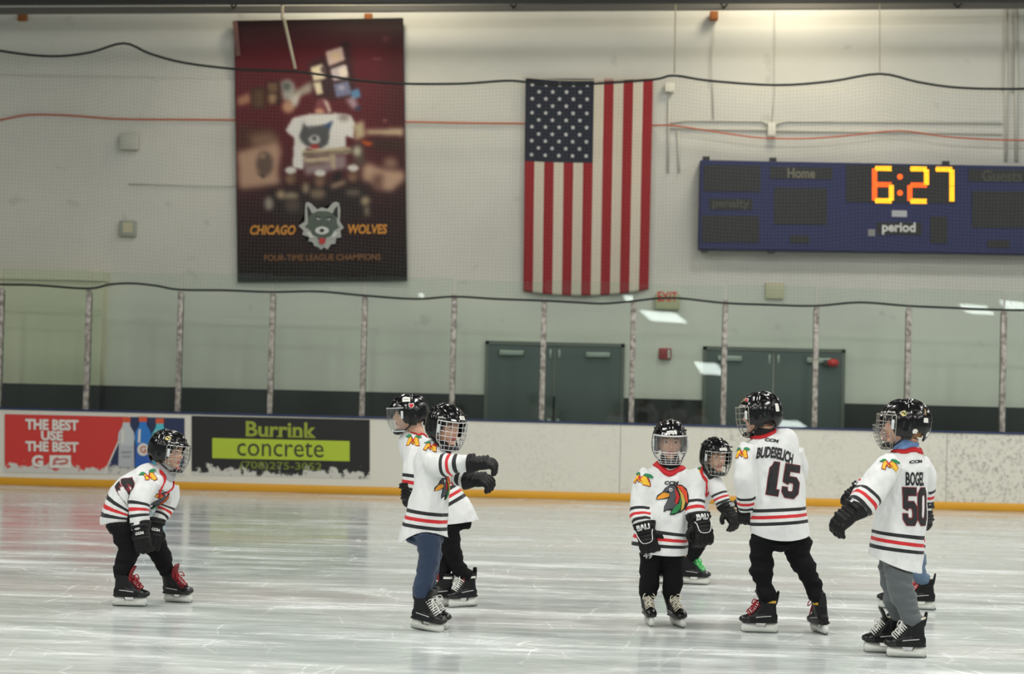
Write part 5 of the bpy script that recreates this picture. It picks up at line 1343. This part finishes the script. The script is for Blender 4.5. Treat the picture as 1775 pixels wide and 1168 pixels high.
# A: crouching at the left
A = skater(dict(label='crouching child skater at far left with hands on knees, before the adverts', ref=(219, 1048), head=(291, 783, .0), hyaw=76, hpitch=-6, hs=1.0, tyaw=70, hair='blond',
    torso=[(288, 823, 0, 17, .06), (278, 831, 0, 30, .09), (258, 843, 0, 37, .12), (236, 857, 0, 38, .13), (220, 875, 0, 37, .13), (213, 893, 0, 35, .135), (212, 916, 0, 34, .135), (212, 930, 0, 34, .135)],
    hem=((184, 908), (246, 905)), arch=4, st=(213, 895), pitch=9.6, ast=[(239, 894), (284, 890)], apitch=9.5,
    sleeves=[[(260, 836, -.08, 20), (248, 856, -.13, 21), (241, 880, -.16, 18), (242, 902, -.17, 16), (246, 915, -.17, 13)], [(292, 842, .08, 19), (293, 860, .09, 17), (287, 880, .09, 15.5), (276, 900, .05, 13), (268, 908, .02, 11)]],
    gloves=[dict(w=(245, 919, -.18), t=(250, 968, -.22), b=(-.2, -.9, .3), curl=.35, thumb=-1, txt=('CCM', .03, .06, .022), tup=(-1, 0, 0)), dict(w=(267, 914, .0), t=(262, 960, -.06), b=(.5, -.8, .3), curl=.35, txt=('CCM', .03, .06, .022), tup=(-1, 0, 0))],
    legs=[[(212, 905, 26), (221, 928, 25), (223, 952, 20), (215, 976, 16.5), (212, 999, 13)], [(226, 908, 24), (253, 928, 22), (276, 955, 18), (283, 978, 14.5), (284, 996, 12)]],
    skates=[dict(g=(220, 1051), a=(213, 1002), yaw=86, hip=-.08), dict(g=(306, 1044), a=(287, 1000), yaw=62, hip=.08)],
    cage='chrome', stickers=[(.03, -.085, .095, .04, .03, 'bird'), (.075, -.07, .068, .05, .008, 'maker')],
    pants=M_PBLK, lace=LR, tongue=M_REDT, vneck=.10, vp=12, crad=.055, cw=.016, gaiter=(168, 168, 170),
    decals=[dict(k='patch', at=(257, 826), s=27, yaw=35, tilt=.5, roll=-8), dict(k='crest', at=(279, 868), s=42, yaw=62, tilt=-.25, roll=25), dict(k='num', at=(220, 849), s=32, yaw=-100, tilt=1.3, t='5'), dict(k='text', at=(277, 850), s=2.5, w=12, t='CCM', yaw=60, tilt=-.2)]))
mg = mk('mouthguard', *xf(frame(P(309, 812.5, G(219, 1048).y-.03), facing(76), (0, 0, 1)), ellipsoid((0, 0, 0), (.012, .022, .010), 12, 8)), mat('mouthguard_red', (206, 60, 72), .35), A)
# B: clear visor, behind the child in jeans
B = skater(dict(label='child skater with full clear visor facing left, behind the one in blue jeans', ref=(785, 1052), head=(709, 719, 0), hyaw=-80, hpitch=-4, hs=.98, tyaw=-75, hair='brown', neck=.05,
    torso=[(724, 754, 0, 17, .06), (723, 763, 0, 29, .1), (729, 796, 0, 31, .12), (744, 833, 0, 36, .13), (762, 865, 0, 40, .13), (776, 890, 0, 43, .13), (784, 912, 0, 45, .13), (788, 930, 0, 45, .13)],
    hem=((738, 912), (824, 902)), st=(778, 874), pitch=11.5, ast=[(706, 846), (724, 842)],
    sleeves=[[(722, 780, -.08, 19), (714, 806, -.12, 17), (710, 832, -.13, 15), (707, 850, -.13, 12)], [(728, 785, .12, 18), (726, 812, .14, 16), (724, 840, .14, 14), (722, 852, .14, 11)]],
    gloves=[dict(w=(707, 850, -.13), t=(705, 892, -.15), b=(-.8, -.6, 0), curl=.5, s=.8), dict(w=(722, 852, .14), t=(719, 890, .12), b=(-.8, .6, 0), curl=.5, s=.8, thumb=-1)],
    legs=[[(776, 895, 21), (778, 930, 19), (787, 965, 15.5), (797, 988, 13.5), (804, 1006, 12.5)], [(760, 900, 21), (760, 935, 19), (764, 970, 15), (767, 993, 13), (769, 1006, 12)]],
    skates=[dict(g=(807, 1052), a=(803, 1010), yaw=-52, hip=-.06), dict(g=(763, 1051), a=(770, 1010), yaw=-78, hip=.08)],
    cage='visor', stickers=[(.02, .075, .105, .05, .035, 'label'), (-.01, .100, .062, .034, .036, 'badge'), (.095, .055, .07, .02, .02, 'dot')],
    pants=M_PBLK, lace=LWH, band=LWH, tongue=M_REDT, cw=.012, vneck=.02, crad=.055, decals=[dict(k='patch', at=(716, 763), s=26, yaw=-10, tilt=.4)]))
# C: jeans
C_ = skater(dict(label='child skater in blue jeans facing right with both black gloves held out', ref=(737, 1092), head=(772, 741, 0), hyaw=47, hpitch=-8, hs=1.0, tyaw=60, hair='dark', gaiter=(24, 25, 27),
    torso=[(766, 776, 0, 19, .06), (758, 785, 0, 29, .09), (750, 804, 0, 32, .11), (748, 840, 0, 32, .13), (743, 870, 0, 35, .14), (739, 900, 0, 37, .145), (735, 935, 0, 41, .15), (733, 965, 0, 42, .15)],
    hem=((694, 941), (778, 931)), arch=16, st=(738, 912), pitch=12.3, ast=[(791, 805), (793, 831)],
    sleeves=[[(744, 800, -.10, 19), (762, 806, -.15, 21), (786, 805, -.19, 18.5), (806, 804, -.21, 15.5), (818, 804, -.22, 13)], [(772, 812, .08, 16), (786, 824, .08, 14), (798, 830, .04, 13), (812, 832, .02, 12)]],
    gloves=[dict(w=(827, 804, -.23), t=(862, 801, -.25), b=(.1, -.35, .9), curl=.85, thumb=1, s=.92), dict(w=(822, 832, .0), t=(852, 832, -.05), b=(.1, -.5, .85), curl=.9, s=.92)],
    legs=[[(737, 915, 26), (743, 944, 20), (743, 976, 18), (736, 1003, 16), (730, 1026, 14.5)], [(744, 915, 24), (747, 944, 19), (747, 976, 17), (741, 1003, 15), (737, 1026, 13.5)]],
    skates=[dict(g=(735, 1093), a=(728, 1038), yaw=62, hip=-.08, pitch=6), dict(g=(744, 1088), a=(737, 1036), yaw=62, hip=.09, pitch=4)],
    cage='white', stickers=[(.112, .02, .075, .06, .024, 'label'), (.055, -.088, .07, .05, .008, 'maker')],
    pants=M_JEAN, lace=LWH, rim=M_RIMC, fold=.016, cw=.010, vneck=.02, crad=.05, decals=[dict(k='patch', at=(747, 774), s=26, yaw=5, tilt=.5, roll=12), dict(k='crest', at=(770, 846), s=44, yaw=68, roll=-12)]))
# D: facing the camera
D_ = skater(dict(label='child skater facing forward with colourful bird crest and arms hanging', ref=(1152, 1088), head=(1161, 767, 0), hyaw=3, hpitch=-4, hs=1.0, tyaw=0, hair='dark', gaiter=(24, 25, 27),
    torso=[(1162, 806, 0, 21, .06), (1161, 814, 0, 34, .08), (1160, 825, 0, 45, .10), (1159, 845, 0, 46, .115), (1153, 880, 0, 44, .125), (1147, 915, 0, 46, .135), (1144, 945, 0, 48, .14), (1143, 980, 0, 50, .14)],
    hem=((1096, 953), (1193, 961)), arch=-3, st=(1145, 944), pitch=11.6, ast=[(1110, 904), (1207, 893)],
    sleeves=[[(1128, 824, -.01, 20), (1115, 840, -.02, 20), (1112, 870, -.04, 19), (1113, 895, -.07, 18.5), (1116, 911, -.10, 17)], [(1190, 824, 0, 20), (1201, 840, -.02, 19), (1203, 866, -.05, 18), (1205, 886, -.08, 17), (1207, 900, -.10, 15)]],
    gloves=[dict(w=(1120, 922, -.12), t=(1128, 966, -.17), b=(-.25, -.95, .1), curl=.7, s=.98, thumb=1, txt=('BAU', -.025, .085, .034), piping=1), dict(w=(1214, 908, -.13), t=(1226, 946, -.20), b=(.35, -.9, .15), curl=.8, s=1.0, thumb=-1, txt=('BAU', -.025, .08, .034), piping=1)],
    legs=[[(1131, 945, 23), (1128, 975, 19.5), (1126, 1000, 18), (1124, 1022, 16.5), (1122, 1034, 15)], [(1163, 945, 23), (1166, 975, 19), (1167, 1000, 18), (1166, 1022, 15.5), (1164, 1034, 14)]],
    skates=[dict(g=(1125, 1083), a=(1122, 1034), yaw=8, hip=0), dict(g=(1175, 1085), a=(1164, 1036), yaw=18, hip=0)],
    cage='combo', stickers=HATS, pants=M_PBLK, lace=LW, rim=M_RIMC, fold=.010, pdecals=[('49', 1123, 963, 15, 10, 0)], vneck=.028, cw=.034, crad=.072,
    decals=[dict(k='crest', at=(1166, 866), s=57, yaw=0), dict(k='text', at=(1164, 837), s=6.5, w=24, t='CCM', yaw=0, shear=.15, bold=.05), dict(k='patch', at=(1110, 829), s=26, yaw=-55, tilt=.3)]))
# E: leaning, green laces
E_ = skater(dict(label='child skater with green laces leaning forward behind the forward-facing one', ref=(1195, 1012), head=(1240, 792, -.12), hyaw=24, hpitch=-6, hs=1.04, tyaw=35, hair='blond', gaiter=(28, 29, 31),
    torso=[(1231, 822, -.12, 15, .06), (1225, 828, -.10, 26, .09), (1214, 842, -.05, 30, .11), (1204, 862, 0, 28, .12), (1196, 885, .05, 29, .13), (1192, 903, .08, 30, .13), (1190, 920, .08, 30, .13), (1189, 930, .08, 30, .13)],
    hem=((1160, 908), (1222, 908)), st=(1193, 898), pitch=9.5, ast=[(1251, 871), (1193, 885)], apitch=7.2,
    sleeves=[[(1237, 832, -.12, 15), (1244, 850, -.15, 15.5), (1251, 868, -.17, 14), (1257, 881, -.18, 12)], [(1206, 832, -.06, 15), (1197, 860, -.08, 14), (1193, 886, -.1, 12), (1192, 893, -.1, 10)]],
    gloves=[dict(w=(1262, 886, -.19), t=(1284, 924, -.26), b=(.75, -.6, .25), curl=.5, s=.98, txt=('CCM', -.03, .06, .03), thumb=-1), dict(w=(1192, 893, -.1), t=(1194, 926, -.14), b=(-.3, -.9, 0), curl=.6)],
    legs=[[(1198, 908, 22), (1203, 930, 18), (1205, 948, 15.5), (1198, 962, 12.5), (1194, 972, 11)], [(1185, 908, 20), (1162, 930, 17), (1144, 950, 14), (1134, 965, 12), (1132, 973, 11)]],
    skates=[dict(g=(1200, 1013), a=(1194, 976), yaw=74, hip=-.04), dict(g=(1135, 1011), a=(1132, 975), yaw=76, hip=.1)],
    cage='chrome', stickers=HATS, pants=M_PBLK, lace=LG, vneck=.10, vp=10, cw=.018, sscale=.84,
    decals=[dict(k='patch', at=(1206, 820), s=22, yaw=5, tilt=.8)]))
# F: number 15
F_ = skater(dict(label='child skater seen from behind wearing black number 15', ref=(1365, 1098), head=(1318, 720, 0), hyaw=-112, hpitch=-4, hs=1.02, tyaw=-165, hair='dark', gaiter=(24, 25, 27),
    torso=[(1324, 752, 0, 22, .06), (1327, 760, 0, 40, .09), (1335, 778, 0, 50, .11), (1344, 818, 0, 47, .125), (1348, 860, 0, 49, .13), (1350, 895, 0, 50, .135), (1353, 940, 0, 52, .135), (1356, 970, 0, 53, .135)],
    hem=((1298, 921), (1405, 927)), arch=-11, st=(1350, 905), pitch=11.5, ast=[(1293, 877), (1360, 868)], apitch=10,
    sleeves=[[(1297, 774, -.03, 20), (1290, 796, -.06, 20), (1290, 830, -.08, 19), (1292, 862, -.05, 17.5), (1293, 884, -.02, 13)], [(1376, 782, .06, 18), (1385, 806, .10, 15), (1383, 836, .17, 13), (1362, 858, .25, 12), (1348, 866, .3, 10)]],
    gloves=[dict(w=(1291, 880, .0), t=(1294, 922, .03), b=(-.35, -.9, 0), curl=.5, s=.82, red=1, thumb=1), dict(w=(1346, 866, .3), t=(1320, 880, .34), b=(0, .5, .8), curl=.5, s=.8)],
    legs=[[(1330, 922, 25), (1321, 950, 20.5), (1321, 980, 19.5), (1322, 1006, 16), (1328, 1026, 13.5), (1330, 1036, 12.5)], [(1373, 922, 26), (1385, 955, 21), (1394, 981, 18.5), (1405, 1005, 16), (1412, 1022, 14.5), (1414, 1032, 13.5)]],
    skates=[dict(g=(1322, 1097), a=(1335, 1036), yaw=-84, hip=-.03), dict(g=(1424, 1098), a=(1415, 1034), yaw=-162, hip=.03)],
    cage='grey', fine=False, stickers=[(-.110, .04, .040, .03, .05, 'plain'), (.06, .078, .092, .03, .03, 'badge'), (.085, .055, .092, .03, .03, 'bird'), (.085, .078, .060, .05, .016, 'ccm')],
    pants=M_PBLK, lace=LR, band=M_GOLD, tongue=M_BOOT, fold=.034, cw=.02, vneck=.03,
    decals=[dict(k='patch', at=(1286, 785), s=25, yaw=-20, tilt=.4), dict(k='text', at=(1338, 763), s=6, w=24, t='CCM', yaw=2, tilt=.45, shear=.15, bold=.05, roll=8),
            dict(k='text', nm='name_lettering', at=(1345, 785), s=20, w=63, t='BUDESELICH', yaw=4, tilt=.1, bold=.045, roll=9, arc=.3), dict(k='num', at=(1358, 832), s=57, yaw=4, t='15', roll=8, wr=.53, adv=.50)]))
# G: number 50
G_ = skater(dict(label='child skater in grey trousers wearing black number 50 and blue neck warmer', ref=(1560, 1137), head=(1569, 738, 0), hyaw=-103, hpitch=3, hs=1.07, tyaw=-120, hair='blond', gaiter=(108, 142, 190), neck=.05,
    torso=[(1570, 778, 0, 18, .06), (1572, 787, 0, 28, .09), (1569, 806, 0, 38, .11), (1566, 840, 0, 41, .125), (1562, 880, 0, 44, .135), (1559, 920, 0, 46, .14), (1554, 960, 0, 47, .145), (1550, 1005, 0, 48, .145)],
    hem=((1506, 960), (1604, 994)), arch=-5, st=(1556, 951), pitch=12.6, ast=[(1490, 876), (1603, 868)], apitch=12,
    sleeves=[[(1548, 802, -.10, 19), (1532, 820, -.16, 23.5), (1513, 848, -.20, 26), (1494, 872, -.24, 24.5), (1481, 886, -.26, 20)], [(1596, 805, .03, 18), (1604, 828, .08, 17), (1605, 852, .12, 15), (1602, 872, .14, 13), (1604, 886, .14, 11)]],
    gloves=[dict(w=(1476, 889, -.27), t=(1436, 922, -.30), b=(-.45, -.55, .7), curl=.55, s=1.0, thumb=-1, txt=('CCM', -.06, .05, .022), tup=(0, 1, 0)), dict(w=(1604, 886, .14), t=(1611, 925, .12), b=(.8, -.5, 0), curl=.6, s=.8)],
    legs=[[(1553, 962, 27), (1555, 988, 24), (1561, 1015, 22.5), (1571, 1043, 19), (1577, 1066, 17), (1578, 1075, 16)], [(1545, 970, 22), (1546, 1000, 20), (1549, 1030, 18), (1553, 1055, 15.5), (1555, 1072, 14)]],
    skates=[dict(g=(1577, 1140), a=(1586, 1076), yaw=-86, hip=-.06), dict(g=(1536, 1132), a=(1556, 1072), yaw=-80, hip=.06)],
    cage='grey', fine=False, stickers=[(-.100, .055, .035, .036, .026, 'plain'), (-.055, .085, -.025, .032, .032, 'dot'), (-.105, .030, -.035, .03, .03, 'dot'), (.005, .098, .066, .032, .032, 'bird'), (.07, .085, .070, .05, .012, 'maker'), (-.095, .045, .075, .02, .05, 'gold')],
    pants=M_PGREY, fold=.024, lace=LWH, rim=M_RIMC, cw=.024, vneck=.02,
    decals=[dict(k='patch', at=(1541, 804), s=28, yaw=-25, tilt=.5, roll=-15), dict(k='text', at=(1588, 800), s=5.5, w=24, t='CCM', yaw=38, tilt=.3, shear=.15, bold=.05),
            dict(k='text', nm='name_lettering', at=(1588, 830), s=24, w=34, t='BOGEL', yaw=22, bold=.035), dict(k='num', at=(1590, 878), s=64, yaw=22, t='50', wr=.37, adv=.385)]))
# H: hidden behind number 50
H_ = skater(dict(label='mostly hidden child skater in pale jeans right behind the one numbered 50', ref=(1590, 1056), head=(1551, 745, 0), hyaw=-86, hpitch=-8, hs=.98, tyaw=-85, hair='brown',
    torso=[(1562, 786, 0, 16, .06), (1562, 796, 0, 26, .09), (1562, 826, 0, 32, .11), (1565, 880, 0, 33, .12), (1568, 925, 0, 32, .12), (1570, 950, 0, 32, .12), (1571, 965, 0, 32, .12), (1572, 975, 0, 32, .12)],
    hem=((1530, 958), (1604, 958)), st=(1570, 948), pitch=10, ast=[(1490, 846), (1576, 858)], apitch=9,
    sleeves=[[(1542, 812, -.05, 15), (1520, 826, -.10, 14), (1501, 839, -.12, 13), (1487, 849, -.13, 11)], [(1578, 815, .1, 14), (1578, 842, .12, 13), (1574, 860, .14, 11), (1570, 868, .15, 10)]],
    gloves=[dict(w=(1484, 852, -.13), t=(1456, 873, -.15), b=(-.4, -.5, .75), curl=.5, s=.85, thumb=-1, txt=('CCM', -.05, .05, .022), tup=(0, 1, 0)), dict(w=(1570, 868, .15), t=(1560, 895, .15), b=(-.8, .5, 0), curl=.5, s=.8)],
    legs=[[(1584, 945, 19), (1588, 968, 17), (1590, 988, 15), (1592, 1000, 13), (1593, 1008, 12)], [(1568, 945, 18), (1566, 972, 15), (1565, 992, 13), (1564, 1003, 12), (1564, 1008, 11)]],
    skates=[dict(g=(1599, 1057), a=(1597, 1014), yaw=-98, hip=-.05), dict(g=(1555, 1055), a=(1564, 1012), yaw=-84, hip=.05)],
    cage='chrome', pants=M_JEAN2, lace=LR2, sscale=.84))
